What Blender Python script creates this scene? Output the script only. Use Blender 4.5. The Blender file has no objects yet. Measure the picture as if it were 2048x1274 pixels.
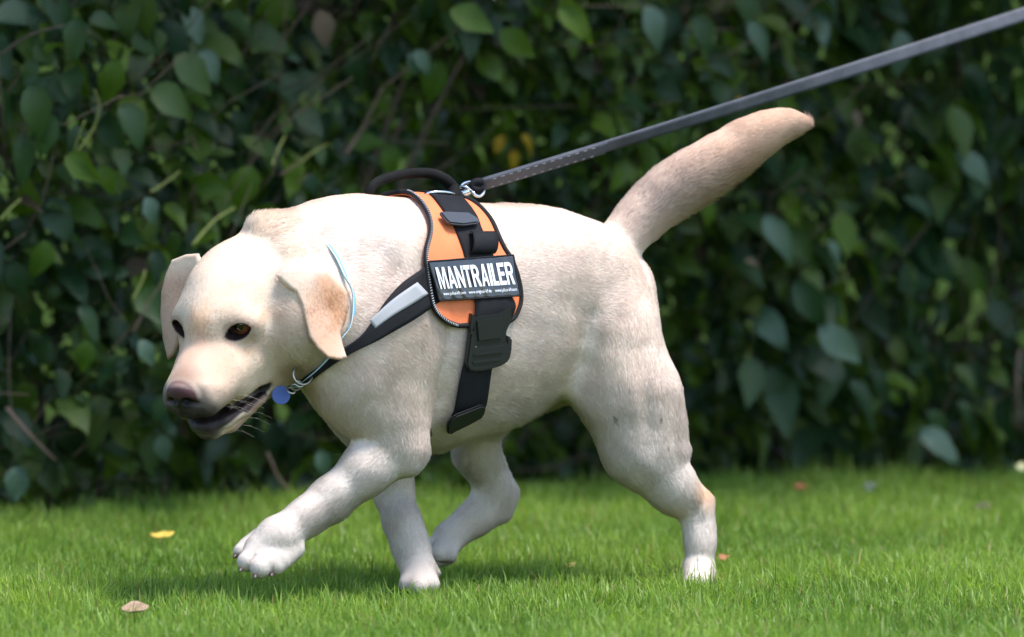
import bpy, bmesh, math, random
import numpy as np
from mathutils import Vector, Matrix
from mathutils.bvhtree import BVHTree

scene = bpy.context.scene
COL = scene.collection
random.seed(7)
RNG = np.random.default_rng(7)

# ------------------------------------------------------------------ camera
F_PX = 13500.0          # focal length in pixels of a 2048 wide picture
CAM_D = 9.0             # metres from the camera to the dog
CAM_H = 0.826
PITCH = math.atan(686.0 / F_PX)
cam_data = bpy.data.cameras.new('camera')
cam = bpy.data.objects.new('camera', cam_data)
COL.objects.link(cam)
cam.location = (0.0, -CAM_D, CAM_H)
cam.rotation_euler = (math.pi / 2 - PITCH, 0.0, 0.0)
cam_data.sensor_width = 36.0
cam_data.lens = F_PX / 2048.0 * 36.0
cam_data.clip_start = 0.1
cam_data.clip_end = 2000.0
cam_data.dof.use_dof = True
cam_data.dof.focus_distance = 8.83
cam_data.dof.aperture_fstop = cam_data.lens / 64.0
scene.camera = cam

# ------------------------------------------------------------------ sky and sun
SUN_DIR = Vector((0.33, -0.24, 0.90)).normalized()       # towards the sun
sun_el = math.asin(SUN_DIR.z)
sun_az = math.atan2(SUN_DIR.x, SUN_DIR.y)
world = bpy.data.worlds.new('World')
scene.world = world
world.use_nodes = True
wn = world.node_tree.nodes
wl = world.node_tree.links
wn.clear()
w_out = wn.new('ShaderNodeOutputWorld')
w_bg = wn.new('ShaderNodeBackground')
w_sky = wn.new('ShaderNodeTexSky')
w_sky.sky_type = 'NISHITA'
w_sky.sun_disc = False
w_sky.sun_elevation = sun_el
w_sky.sun_rotation = sun_az
w_bg.inputs['Strength'].default_value = 0.15
wl.new(w_sky.outputs[0], w_bg.inputs[0])
wl.new(w_bg.outputs[0], w_out.inputs[0])
sun_data = bpy.data.lights.new('sun', 'SUN')
sun_data.energy = 2.1
sun_data.angle = math.radians(16.0)
sun_data.color = (1.0, 0.965, 0.915)
sun = bpy.data.objects.new('sun', sun_data)
COL.objects.link(sun)
sun.location = SUN_DIR * 30
sun.rotation_euler = SUN_DIR.to_track_quat('Z', 'Y').to_euler()
scene.view_settings.view_transform = 'Standard'
scene.view_settings.look = 'None'
scene.view_settings.gamma = 1.0
scene.view_settings.use_curve_mapping = False
scene.view_settings.exposure = 1.30
scene.render.engine = 'CYCLES'
scene.cycles.max_bounces = 7
scene.cycles.diffuse_bounces = 3
scene.cycles.glossy_bounces = 2
scene.cycles.transmission_bounces = 4
scene.cycles.transparent_max_bounces = 8
scene.cycles.use_denoising = True
scene.cycles.sample_clamp_indirect = 6.0
scene.cycles.caustics_reflective = False
scene.cycles.caustics_refractive = False

# ------------------------------------------------------------------ helpers
SP, CP = math.sin(PITCH), math.cos(PITCH)


def W(px, py, Y):
    """The point of the vertical plane y = Y that the camera sees at pixel (px, py) of the 2048 x 1274 photograph."""
    u = (px - 1024.0) / F_PX
    v = (637.0 - py) / F_PX
    dy = CP + v * SP
    dz = -SP + v * CP
    t = (Y + CAM_D) / dy
    return np.array((u * t, Y, CAM_H + dz * t))


def ray(px, py):
    u = (px - 1024.0) / F_PX
    v = (637.0 - py) / F_PX
    return Vector((0, -CAM_D, CAM_H)), Vector((u, CP + v * SP, -SP + v * CP)).normalized()


def WG(px, py, z=0.0):
    """The point of the ground that the camera sees at that pixel."""
    o, d = ray(px, py)
    t = (z - o.z) / d.z
    return o + d * t


def to_px(P):
    P = np.asarray(P, float)
    x = P[..., 0]
    y = P[..., 1] + CAM_D
    z = P[..., 2] - CAM_H
    yc = y * CP - z * SP
    zc = y * SP + z * CP
    return np.stack([1024 + F_PX * x / yc, 637 - F_PX * zc / yc], -1)


def link(o, parent=None):
    COL.objects.link(o)
    if parent is not None:
        o.parent = parent
    return o


def mesh_obj(name, verts, faces, mats=None, parent=None, smooth=True):
    me = bpy.data.meshes.new(name)
    me.from_pydata([tuple(map(float, v)) for v in verts], [], [tuple(map(int, f)) for f in faces])
    if smooth:
        me.polygons.foreach_set('use_smooth', np.ones(len(me.polygons), bool))
    if mats is not None:
        for m in (mats if isinstance(mats, (list, tuple)) else [mats]):
            me.materials.append(m)
    me.update()
    return link(bpy.data.objects.new(name, me), parent)


def mesh_np(name, V, loops, starts, totals, mat=None, parent=None, smooth=True):
    """A big mesh straight from arrays."""
    me = bpy.data.meshes.new(name)
    me.vertices.add(len(V))
    me.vertices.foreach_set('co', np.asarray(V, np.float32).ravel())
    me.loops.add(len(loops))
    me.loops.foreach_set('vertex_index', np.asarray(loops, np.int32))
    me.polygons.add(len(starts))
    me.polygons.foreach_set('loop_start', np.asarray(starts, np.int32))
    me.polygons.foreach_set('loop_total', np.asarray(totals, np.int32))
    if smooth:
        me.polygons.foreach_set('use_smooth', np.ones(len(starts), bool))
    me.update(calc_edges=True)
    me.validate()
    if mat is not None:
        me.materials.append(mat)
    return link(bpy.data.objects.new(name, me), parent)


def tag(o, label=None, cat=None, group=None, kind=None):
    if label:
        o['label'] = label
    if cat:
        o['category'] = cat
    if group:
        o['group'] = group
    if kind:
        o['kind'] = kind
    return o


def empty(name, loc):
    o = bpy.data.objects.new(name, None)
    o.empty_display_size = 0.05
    o.location = loc
    return link(o)


class Mat:
    """A small builder of node materials."""

    def __init__(self, name, color=(0.5, 0.5, 0.5), rough=0.6, metal=0.0, spec=0.5):
        self.m = bpy.data.materials.new(name)
        self.m.use_nodes = True
        self.nt = self.m.node_tree
        self.b = self.nt.nodes['Principled BSDF']
        self.b.inputs['Base Color'].default_value = (*color, 1)
        self.b.inputs['Roughness'].default_value = rough
        self.b.inputs['Metallic'].default_value = metal
        self.b.inputs['Specular IOR Level'].default_value = spec

    def n(self, kind, **kw):
        nd = self.nt.nodes.new(kind)
        for k, v in kw.items():
            if k in nd.inputs:
                nd.inputs[k].default_value = v
            else:
                setattr(nd, k, v)
        return nd

    def l(self, a, b):
        self.nt.links.new(a, b)

    def noise(self, scale, detail=3.0, coord='Object', rough=0.6):
        tc = self.n('ShaderNodeTexCoord')
        nz = self.n('ShaderNodeTexNoise')
        nz.inputs['Scale'].default_value = scale
        nz.inputs['Detail'].default_value = detail
        nz.inputs['Roughness'].default_value = rough
        self.l(tc.outputs[coord], nz.inputs['Vector'])
        return nz.outputs[0]

    def ramp(self, fac, stops):
        r = self.n('ShaderNodeValToRGB')
        els = r.color_ramp.elements
        while len(els) < len(stops):
            els.new(0.5)
        for e, (p, c) in zip(els, stops):
            e.position = p
            e.color = (*c, 1) if len(c) == 3 else c
        self.l(fac, r.inputs[0])
        return r.outputs[0]

    def bump(self, h, strength=0.3, dist=0.002):
        bp = self.n('ShaderNodeBump')
        bp.inputs['Strength'].default_value = strength
        bp.inputs['Distance'].default_value = dist
        self.l(h, bp.inputs['Height'])
        self.l(bp.outputs[0], self.b.inputs['Normal'])
        return bp


def catmull(pts, n):
    """n points along a smooth curve through pts (rows of numbers)."""
    P = np.asarray(pts, float)
    P = np.vstack([2 * P[0] - P[1], P, 2 * P[-1] - P[-2]])
    m = len(P) - 3
    out = []
    for t in np.linspace(0, m - 1e-6, n):
        i = int(t)
        u = t - i
        a, b, c, d = P[i:i + 4]
        out.append(0.5 * (2 * b + (c - a) * u + (2 * a - 5 * b + 4 * c - d) * u * u + (3 * b - a - 3 * c + d) * u ** 3))
    return np.array(out)


def tube_geo(pts, radii, seg=10, closed=False):
    """Vertices and faces of a tube through pts."""
    P = np.asarray(pts, float)
    n = len(P)
    radii = np.broadcast_to(np.asarray(radii, float), (n,))
    if closed:
        T = np.roll(P, -1, 0) - np.roll(P, 1, 0)
    else:
        T = np.gradient(P, axis=0)
    T /= np.linalg.norm(T, axis=1)[:, None] + 1e-12
    ref = np.array((0, 0, 1.0)) if abs(T[0][2]) < 0.9 else np.array((1.0, 0, 0))
    N = np.cross(T[0], ref)
    N /= np.linalg.norm(N)
    V, Fc = [], []
    for i in range(n):
        N = N - T[i] * N.dot(T[i])
        N /= np.linalg.norm(N)
        B = np.cross(T[i], N)
        for k in range(seg):
            a = 2 * math.pi * k / seg
            V.append(P[i] + radii[i] * (math.cos(a) * N + math.sin(a) * B))
    m = n if closed else n - 1
    for i in range(m):
        j = (i + 1) % n
        for k in range(seg):
            k2 = (k + 1) % seg
            Fc.append((i * seg + k, i * seg + k2, j * seg + k2, j * seg + k))
    if not closed:
        Fc.append(tuple(range(seg))[::-1])
        Fc.append(tuple((n - 1) * seg + k for k in range(seg)))
    return V, Fc


def sheet_geo(G, Nrm, thick, both=True):
    """A sheet over the grid G (r, c, 3), thickened along the normals Nrm by thick."""
    r, c, _ = G.shape
    top = (G + Nrm * thick).reshape(-1, 3)
    bot = G.reshape(-1, 3)
    V = np.vstack([top, bot])
    o = r * c
    Fc = []
    for i in range(r - 1):
        for j in range(c - 1):
            a, b, d, e = i * c + j, i * c + j + 1, (i + 1) * c + j + 1, (i + 1) * c + j
            Fc.append((a, b, d, e))
            Fc.append((o + a, o + e, o + d, o + b))
    for i in range(r - 1):
        a, e = i * c, (i + 1) * c
        Fc.append((a, e, o + e, o + a))
        a, e = i * c + c - 1, (i + 1) * c + c - 1
        Fc.append((a, o + a, o + e, e))
    for j in range(c - 1):
        a, e = j, j + 1
        Fc.append((a, o + a, o + e, e))
        a, e = (r - 1) * c + j, (r - 1) * c + j + 1
        Fc.append((a, e, o + e, o + a))
    return V, Fc


class Geo:
    """Collects pieces of one mesh."""

    def __init__(self):
        self.V = []
        self.F = []

    def add(self, VF):
        V, Fc = VF
        o = len(self.V)
        self.V.extend(V)
        self.F.extend([tuple(i + o for i in f) for f in Fc])
        return self

    def obj(self, name, mat, parent=None, smooth=True):
        return mesh_obj(name, self.V, self.F, mat, parent, smooth)
# ------------------------------------------------------------------ ground
gm = Mat('soil', (.03, .04, .012), 1.0, spec=0.0)
gm.l(gm.ramp(gm.noise(9, 5), [(.3, (.022, .032, .010)), (.55, (.035, .060, .014)), (.75, (.055, .085, .02))]), gm.b.inputs['Base Color'])
nx_, ny_ = 60, 60
gv, gf = [], []
gxs = np.concatenate([np.linspace(-260, -4, 12), np.linspace(-3.5, 3.5, 36), np.linspace(4, 260, 12)])
gys = np.concatenate([np.linspace(-60, -4, 12), np.linspace(-3.5, 5, 40), np.linspace(5.5, 1200, 12)])
for y in gys:
    for x in gxs:
        gv.append((x, y, 0.0))
nc = len(gxs)
for j in range(len(gys) - 1):
    for i in range(nc - 1):
        gf.append((j * nc + i, j * nc + i + 1, (j + 1) * nc + i + 1, (j + 1) * nc + i))
ground = mesh_obj('ground', gv, gf, gm.m, smooth=True)
ground['kind'] = 'structure'

# line along which the hedge meets the lawn: y as a function of x
HB = np.array([WG(px, py) for px, py in ((-600, 1062), (0, 1050), (400, 1032), (760, 1014), (1300, 990), (1700, 977), (2048, 970), (2700, 960))])


def hedge_y(x):
    return np.interp(x, HB[:, 0], HB[:, 1])


def snoise2(x, y, f, seed):
    r = np.random.default_rng(seed)
    out = np.zeros_like(x)
    for _ in range(6):
        a = r.uniform(0, 6.28)
        k = f * r.uniform(.5, 1.6)
        out += np.sin(k * (x * math.cos(a) + y * math.sin(a)) + r.uniform(0, 6.28))
    return out / 3.0


# ------------------------------------------------------------------ lawn
def make_grass(name, n, x0, x1, y0, y1, hmin, hmax, wmin, wmax, seed, keep=None, lean=.55):
    rng = np.random.default_rng(seed)
    x, y = rng.uniform(x0, x1, n), rng.uniform(y0, y1, n)
    pn = snoise2(x, y, 9, seed + 1)
    pn2 = snoise2(x, y, 28, seed + 2)
    ok = rng.random(n) < .72 + .25 * pn2
    if keep is not None:
        ok &= keep(x, y, rng)
    x, y, pn, pn2 = x[ok], y[ok], pn[ok], pn2[ok]
    n = len(x)
    h = rng.uniform(hmin, hmax, n) * (1 + .18 * pn + .14 * pn2) * np.where(rng.random(n) < .05, 1.5, 1)
    edge = np.clip(1 - (hedge_y(x) - y) / .28, 0, 1)
    h = h * (1 + .25 * edge)
    w = rng.uniform(wmin, wmax, n)
    a = rng.uniform(0, 2 * math.pi, n)                      # the way the blade leans
    ln = np.abs(rng.normal(0, lean, n))
    dx, dy = np.cos(a), np.sin(a)
    fa = a + math.pi / 2 + rng.normal(0, .5, n)             # its broad side
    sx, sy = np.cos(fa), np.sin(fa)
    V = np.empty((n, 7, 3), np.float32)
    for k, (t, ww) in enumerate(((0, 1.0), (.40, .95), (.75, .62))):
        off = ln * h * t ** 1.8
        zz = h * t * (1 - .25 * np.minimum(ln, 1.5) * t)
        for sgn, q in ((-1, 0), (1, 1)):
            V[:, 2 * k + q, 0] = x + dx * off + sgn * sx * w * .5 * ww
            V[:, 2 * k + q, 1] = y + dy * off + sgn * sy * w * .5 * ww
            V[:, 2 * k + q, 2] = zz - .001
    V[:, 6, 0], V[:, 6, 1], V[:, 6, 2] = x + dx * ln * h, y + dy * ln * h, h * (1 - .25 * np.minimum(ln, 1.5)) - .001
    base = (np.arange(n) * 7)[:, None]
    loops = np.hstack([base + np.array([0, 1, 3, 2]), base + np.array([2, 3, 5, 4]), base + np.array([4, 5, 6])]).ravel()
    tot = np.tile([4, 4, 3], n)
    st = np.concatenate([[0], np.cumsum(tot)[:-1]])
    o = mesh_np(name, V.reshape(-1, 3), loops, st, tot, GRASS_M)
    c = np.empty((n, 3))
    mixv = np.clip(.5 + .28 * pn + .22 * rng.normal(size=n), 0, 1)[:, None]
    c[:] = np.array((.135, .245, .040)) * (1 - mixv) + np.array((.285, .400, .070)) * mixv
    dry = rng.random(n) < .035
    c[dry] = np.array((.34, .28, .11))
    c *= rng.uniform(.75, 1.2, n)[:, None]
    ca = o.data.attributes.new('blade', 'FLOAT_COLOR', 'POINT')
    cc = np.repeat(np.hstack([c, np.ones((n, 1))])[:, None, :], 7, 1)
    cc[:, :2, :3] *= np.array((.9, .75, .8))                 # duller at the foot
    ca.data.foreach_set('color', cc.astype(np.float32).ravel())
    o['kind'] = 'stuff'
    o['label'] = 'short green mown grass covering the lawn'
    return o


gmat = Mat('grass_blade', (.08, .2, .02), .42, spec=.35)
ga = gmat.n('ShaderNodeAttribute', attribute_name='blade')
gmat.l(ga.outputs['Color'], gmat.b.inputs['Base Color'])
gt = gmat.n('ShaderNodeBsdfTranslucent')
gmul = gmat.n('ShaderNodeMix', data_type='RGBA', blend_type='MULTIPLY')
gmul.inputs[0].default_value = 1.0
gmat.l(ga.outputs['Color'], gmul.inputs[6])
gmul.inputs[7].default_value = (1.5, 1.6, .8, 1)
gmat.l(gmul.outputs[2], gt.inputs['Color'])
gmx = gmat.n('ShaderNodeMixShader')
gmx.inputs[0].default_value = .42
gmat.l(gmat.b.outputs[0], gmx.inputs[1])
gmat.l(gt.outputs[0], gmx.inputs[2])
gmat.l(gmx.outputs[0], gmat.nt.nodes['Material Output'].inputs['Surface'])
GRASS_M = gmat.m
make_grass('grass', 330000, -1.15, 1.25, -1.05, 2.45, .014, .036, .0015, .0028, 5, lambda x, y, r: y < hedge_y(x) + .02 + .10 * r.random(len(x)))
make_grass('grass', 210000, -3.2, 3.2, -2.6, 3.2, .018, .034, .003, .005, 6,
           lambda x, y, r: ((np.abs(x - .05) > 1.2) | (y < -1.05)) & (y < hedge_y(x) + .1))


# ------------------------------------------------------------------ hedge
def leaf_geo(L, Wd, fold, droop, teeth, wave, twist):
    """An ovate leaf with a pointed tip and toothed edge lying along +x, face up (+z): 7 stations."""
    ts = np.array([0, .10, .26, .44, .62, .79, .91, 1.0])
    wd = np.array([.02, .55, .96, 1.0, .80, .46, .18, .0]) * Wd * .5
    V = []
    for i, (t, w) in enumerate(zip(ts, wd)):
        z = -droop * L * t * t
        x = L * t * (1 - .25 * droop * t)
        tw = twist * t
        for sgn in (-1, 0, 1):
            ww = w * (1 + (teeth if i % 2 else -teeth) * abs(sgn))
            yy = sgn * ww
            zz = z + abs(sgn) * (ww * fold + wave * math.sin(6.0 * t + sgn * 1.3) * Wd * .1)
            V.append((x, yy * math.cos(tw) - (zz - z) * math.sin(tw), zz + yy * math.sin(tw)))
    Fc = []
    for i in range(len(ts) - 1):
        a = i * 3
        Fc.append((a, a + 3, a + 4, a + 1))
        Fc.append((a + 1, a + 4, a + 5, a + 2))
    return np.array(V), Fc


def leaf_material(name, stops, trans, tcol, rough=.42, spec=.5, attr=None):
    m = Mat(name, (.03, .07, .03), rough, spec=spec)
    if attr:
        at = m.n('ShaderNodeAttribute', attribute_name=attr)
        col = at.outputs['Color']
    else:
        oi = m.n('ShaderNodeObjectInfo')
        col = m.ramp(oi.outputs['Random'], stops)
    nz = m.noise(45, 3)
    hs = m.n('ShaderNodeMix', data_type='RGBA', blend_type='MULTIPLY')
    hs.inputs[0].default_value = .7
    m.l(col, hs.inputs[6])
    m.l(m.ramp(nz, [(.3, (.46, .48, .48)), (.7, (1.05, 1.05, 1.0))]), hs.inputs[7])
    m.l(hs.outputs[2], m.b.inputs['Base Color'])
    m.bump(m.noise(160, 2), .25, .002)
    tl = m.n('ShaderNodeBsdfTranslucent')
    tm = m.n('ShaderNodeMix', data_type='RGBA', blend_type='MULTIPLY')
    tm.inputs[0].default_value = 1
    m.l(hs.outputs[2], tm.inputs[6])
    tm.inputs[7].default_value = (*tcol, 1)
    m.l(tm.outputs[2], tl.inputs['Color'])
    mx = m.n('ShaderNodeMixShader')
    mx.inputs[0].default_value = trans
    m.l(m.b.outputs[0], mx.inputs[1])
    m.l(tl.outputs[0], mx.inputs[2])
    m.l(mx.outputs[0], m.nt.nodes['Material Output'].inputs['Surface'])
    return m.m


LEAF_DARK = leaf_material('leaf_dark', [(0, (.020, .052, .022)), (.35, (.028, .072, .024)), (.65, (.042, .094, .022)), (.85, (.064, .118, .018)), (1, (.085, .140, .018))], .28, (1.7, 1.9, .6), .46, .42)
LEAF_FRESH = leaf_material('leaf_fresh', [(0, (.075, .155, .010)), (1, (.13, .22, .018))], .45, (1.5, 1.5, .6), .45, .35)
LEAF_YELLOW = leaf_material('leaf_yellow', [(0, (.60, .40, .03)), (1, (.62, .36, .03))], .4, (1.3, 1.2, .8), .5, .3)
LEAF_DEAD = leaf_material('leaf_dead', [(0, (.16, .11, .07)), (1, (.22, .16, .11))], .2, (1.1, 1, .9), .6, .25)
LEAF_PALE = leaf_material('leaf_pale', [(0, (.06, .125, .07)), (1, (.10, .17, .11))], .2, (1.2, 1.4, .9), .38, .55)
LEAF_MASS = leaf_material('leaf_mass', None, .26, (1.7, 1.9, .6), .48, .40, attr='leafcol')
BARK = Mat('bark_twig', (.09, .062, .045), .8)
BARK.l(BARK.ramp(BARK.noise(60, 4), [(.3, (.05, .035, .025)), (.7, (.15, .105, .08))]), BARK.b.inputs['Base Color'])
TWIG = Mat('twig', (.11, .075, .05), .8).m
STEM_GREEN = Mat('stem_green', (.26, .28, .07), .6).m
STEM_PINK = Mat('stem_pink', (.17, .105, .08), .7).m

rr = random.Random(3)
LEAF_GEOS = []
for k in range(8):
    LEAF_GEOS.append(leaf_geo(1.0, rr.uniform(.44, .62), rr.uniform(.15, .50), rr.uniform(.15, .55), rr.uniform(.04, .10), rr.uniform(-1.6, 1.6), rr.uniform(-.9, .9)))
LONG_GEOS = []
for k in range(6):
    LONG_GEOS.append(leaf_geo(1.0, rr.uniform(.36, .52), rr.uniform(.12, .45), rr.uniform(.12, .45), rr.uniform(.01, .05), rr.uniform(-1.5, 1.5), rr.uniform(-.8, .8)))


def leaf_mesh(geo, mat):
    me = bpy.data.meshes.new('leaf')
    me.from_pydata([tuple(v) for v in geo[0]], [], geo[1])
    me.polygons.foreach_set('use_smooth', np.ones(len(me.polygons), bool))
    me.materials.append(mat)
    return me


MESHES = {}
for nm, mt in (('dark', LEAF_DARK), ('fresh', LEAF_FRESH), ('yellow', LEAF_YELLOW), ('dead', LEAF_DEAD), ('pale', LEAF_PALE)):
    MESHES[nm] = [leaf_mesh(gq, mt) for gq in LEAF_GEOS]
    MESHES[nm + '_long'] = [leaf_mesh(gq, mt) for gq in LONG_GEOS]
    MESHES[nm + '_small'] = MESHES[nm]


def leaf_frame(tip, nrm):
    t = Vector(tip).normalized()
    n = Vector(nrm)
    n = (n - t * n.dot(t)).normalized()
    b = n.cross(t)
    return Matrix((t, b, n)).transposed()


def add_leaf(parent, pos, tip, nrm, size, kind, k):
    me = MESHES[kind][k % len(MESHES[kind])]
    o = bpy.data.objects.new('leaf', me)
    M = leaf_frame(tip, nrm).to_4x4() @ Matrix.Scale(size, 4)
    M.translation = Vector(pos) - parent.location
    o.matrix_local = M
    link(o, parent)
    return o


def leaf_mass(name, parent, pos, tip, nrm, size, geos, cols, rng):
    """Many leaves joined into one part; all arrays."""
    n = len(pos)
    t = tip / np.linalg.norm(tip, axis=1)[:, None]
    nn = nrm - t * (nrm * t).sum(1)[:, None]
    nn /= np.linalg.norm(nn, axis=1)[:, None] + 1e-9
    b = np.cross(nn, t)
    gi = rng.integers(0, len(geos), n)
    VV, LL, CC = [], [], []
    off = 0
    for g_ in range(len(geos)):
        s = np.nonzero(gi == g_)[0]
        if not len(s):
            continue
        gV, gF = geos[g_]
        F4 = np.array(gF)
        v = pos[s][:, None] + size[s][:, None, None] * (gV[None, :, 0:1] * t[s][:, None] + gV[None, :, 1:2] * b[s][:, None] + gV[None, :, 2:3] * nn[s][:, None])
        VV.append(v.reshape(-1, 3))
        LL.append((F4[None] + (np.arange(len(s)) * len(gV))[:, None, None] + off).reshape(-1))
        CC.append(np.repeat(cols[s], len(gV), 0))
        off += len(s) * len(gV)
    V, L_, C_ = np.vstack(VV), np.concatenate(LL), np.vstack(CC)
    nf = len(L_) // 4
    o = mesh_np(name, V - np.array(parent.location), L_, np.arange(nf) * 4, np.full(nf, 4), LEAF_MASS, parent)
    a = o.data.attributes.new('leafcol', 'FLOAT_COLOR', 'POINT')
    a.data.foreach_set('color', np.hstack([C_, np.ones((len(C_), 1))]).astype(np.float32).ravel())
    o['kind'] = 'stuff'
    return o


def leaf_cols(n, rng, fresh=.20, dead=.03):
    base = np.array([(.022, .050, .018), (.032, .070, .020), (.048, .088, .018), (.070, .104, .015)])
    c = base[rng.integers(0, 4, n)] * rng.uniform(.7, 1.3, n)[:, None]
    f = rng.random(n)
    c[f < fresh] = np.array((.095, .165, .014))
    c[f > 1 - dead] = np.array((.08, .055, .035))
    return c


def hedge_part(name, label, group, xa, xb, seed, n_front, n_mass, size, geos, geokey, thick, face_off):
    root = empty(name, (0.5 * (xa + xb), float(hedge_y(0.5 * (xa + xb))) + .25, 0))
    tag(root, label, 'hedge', group)
    rng = np.random.default_rng(seed)

    def face(x, z):
        """y of the foliage's front"""
        bul = .13 * np.sin(3.1 * x + 1.3) * np.sin(4.3 * z + .6) + .09 * np.sin(7.7 * x + 5.0 * z) + .07 * np.sin(13 * x - 11 * z + 2)
        lean = -.22 * np.clip(z, 0, .9) + .10 * np.clip(.18 - z, 0, 1) / .18
        return hedge_y(x) + face_off + bul + lean
    # leaves big enough to pick apart, in view
    x = rng.uniform(xa, xb, n_front * 6)
    z = rng.uniform(.06, .98, n_front * 6)
    y = face(x, z) + np.abs(rng.normal(0, .06, len(x)))
    P = np.stack([x, y, z], -1)
    pp = to_px(P)
    inv = (pp[:, 0] > -80) & (z > .1) & (pp[:, 0] < 2130) & (pp[:, 1] > -70) & (pp[:, 1] < 1010)
    # leaves hang in sprays: keep those near spray centres, thin the gaps
    cl = snoise2(x, z, 16, seed + 5) + .35 * rng.normal(size=len(x))
    gap = np.clip((.42 - z) / .3, 0, 1) if geokey == '' else np.zeros_like(z)
    order = np.argsort(-(cl - 1.2 * gap))
    order = order[inv[order]][:n_front + 240]
    order = rng.permutation(order)[:n_front]
    for k, i in enumerate(order):
        s = size * (rng.uniform(.38, .7) if rng.random() < .3 else rng.uniform(.7, 1.25))
        tip = (rng.normal(.45, .42), rng.normal(-.3, .35), rng.normal(-.7, .35)) if geokey == '_long' else (rng.normal(.40, .6), rng.normal(-.3, .4), rng.normal(-.55, .45))
        nrm = (rng.normal(.1, .5), -.65 + rng.normal(0, .4), .7 + rng.normal(0, .4))
        r = rng.random()
        fr = .66 if geokey == '_small' else .80
        kind = 'dark' if r < fr else ('fresh' if r < .90 else ('pale' if r < .94 else 'dark' if r < .994 else 'dead'))
        add_leaf(root, P[i], tip, nrm, s, kind + geokey, int(rng.integers(0, 24)))
    # the mass behind and beyond the frame
    n = n_mass
    x = rng.uniform(xa - .02, xb + .02, n)
    z = rng.uniform(.03, 1.12, n)
    dep = rng.random(n) ** 2.0 * thick
    y = face(x, z) + .05 + dep
    cl = snoise2(x + .5 * y, z, 9, seed + 9)
    ok = (cl + .5 * rng.normal(size=n) > -1.1) | (dep > .3)
    x, y, z, dep = x[ok], y[ok], z[ok], dep[ok]
    n = len(x)
    tip = np.stack([rng.normal(.4, .5, n), rng.normal(-.25, .4, n), rng.normal(-.6, .4, n)], -1)
    nrm = np.stack([rng.normal(.1, .45, n), rng.normal(-.6, .4, n), rng.normal(.7, .4, n)], -1)
    sz = size * rng.uniform(.45, 1.1, n)
    leaf_mass('foliage', root, np.stack([x, y, z], -1), tip, nrm, sz, geos, leaf_cols(n, rng, .36 if geokey == '_small' else .18), rng)
    # stems
    for k in range(9):
        x0 = rng.uniform(max(xa, -.95), min(xb, 1.05))
        y0 = float(hedge_y(x0)) + rng.uniform(.10, .45)
        h = rng.uniform(.7, 1.5)
        dx = rng.normal(.25, .35)
        pts = catmull([(x0, y0, -.02), (x0 + .2 * dx, y0 - .03, h * .33), (x0 + .55 * dx, y0 - .10, h * .68), (x0 + dx, y0 - .16, h)], 12)
        r0 = rng.uniform(.003, .008)
        V, Fc = tube_geo(pts - np.array(root.location), np.linspace(r0, r0 * .4, 12), 6)
        mesh_obj('stem', V, Fc, BARK.m, root)
    g = Geo()
    for k in range(260):
        x0, z0 = rng.uniform(max(xa, -1.0), min(xb, 1.1)), rng.uniform(.0, .95)
        y0 = float(face(np.array([x0]), np.array([z0]))[0]) + rng.uniform(.0, .22)
        a = rng.normal(.9, .45) * (1 if rng.random() < .75 else -1)
        ln = rng.uniform(.08, .26)
        c = np.array((x0, y0, z0)) - np.array(root.location)
        d = np.array((math.cos(a), rng.normal(-.1, .25), math.sin(a) if a > 0 else -math.sin(a))) * ln
        r0 = rng.uniform(.0008, .0022)
        g.add(tube_geo([c, c + d * .5 + rng.normal(0, .012, 3), c + d], [r0, r0 * .8, r0 * .5], 5))
    o = g.obj('twigs', TWIG, root)
    o['kind'] = 'stuff'
    return root, face


SMALL_GEOS = [leaf_geo(1.0, rr.uniform(.46, .66), rr.uniform(.15, .45), rr.uniform(.15, .5), rr.uniform(.03, .08), rr.uniform(-1.5, 1.5), rr.uniform(-.9, .9)) for k in range(6)]
GRP = 'hedges along the lawn'
hedge_l, face_l = hedge_part('broadleaf_hedge', 'dark green leafy hedge with twiggy gaps at the far left behind the dog\'s head', GRP,
                             -2.0, -.32, 31, 300, 6400, .074, LEAF_GEOS, '', .75, -.02)
hedge_m, face_m = hedge_part('mixed_hedge', 'yellowish green small leaved hedge behind the dog\'s back and harness', GRP,
                             -.32, .34, 44, 300, 5600, .060, SMALL_GEOS, '_small', .75, .02)
hedge_r, face_r = hedge_part('drooping_hedge', 'hedge of long drooping dark leaves behind the dog\'s tail', GRP,
                             .34, 2.6, 57, 300, 7600, .090, LONG_GEOS, '_long', .85, .02)

# boughs added out of view above the picture to shade the hedge's face
def shade_boughs(root, xa, xb, n, seed, ylead):
    rng = np.random.default_rng(seed)
    x = rng.uniform(xa, xb, n)
    z = 1.12 + rng.random(n) * .9
    y = hedge_y(x) - ylead + .12 * np.sin(5 * x) + rng.random(n) * (1.1 + ylead)
    tip = np.stack([rng.normal(0, .7, n), rng.normal(-.3, .6, n), rng.normal(-.4, .4, n)], -1)
    nrm = np.stack([rng.normal(0, .5, n), rng.normal(-.2, .5, n), np.ones(n)], -1)
    leaf_mass('shade_canopy', root, np.stack([x, y, z], -1), tip, nrm, .085 * rng.uniform(.7, 1.3, n), LEAF_GEOS, leaf_cols(n, rng), rng)
    for k in range(4):
        x0 = xa + (xb - xa) * (k + .5) / 4
        y0 = float(hedge_y(x0)) + .5
        pts = catmull([(x0, y0, .0), (x0 + .05, y0 - .05, .8), (x0 + .1, y0 - .35, 1.4), (x0 + .2, y0 - .75 - .4 * ylead, 1.65)], 14)
        V, Fc = tube_geo(pts - np.array(root.location), np.linspace(.022, .008, 14), 7)
        mesh_obj('bough', V, Fc, BARK.m, root)


shade_boughs(hedge_l, -2.0, .75, 6400, 71, .80)
shade_boughs(hedge_r, .75, 3.0, 5600, 72, .80)
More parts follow.
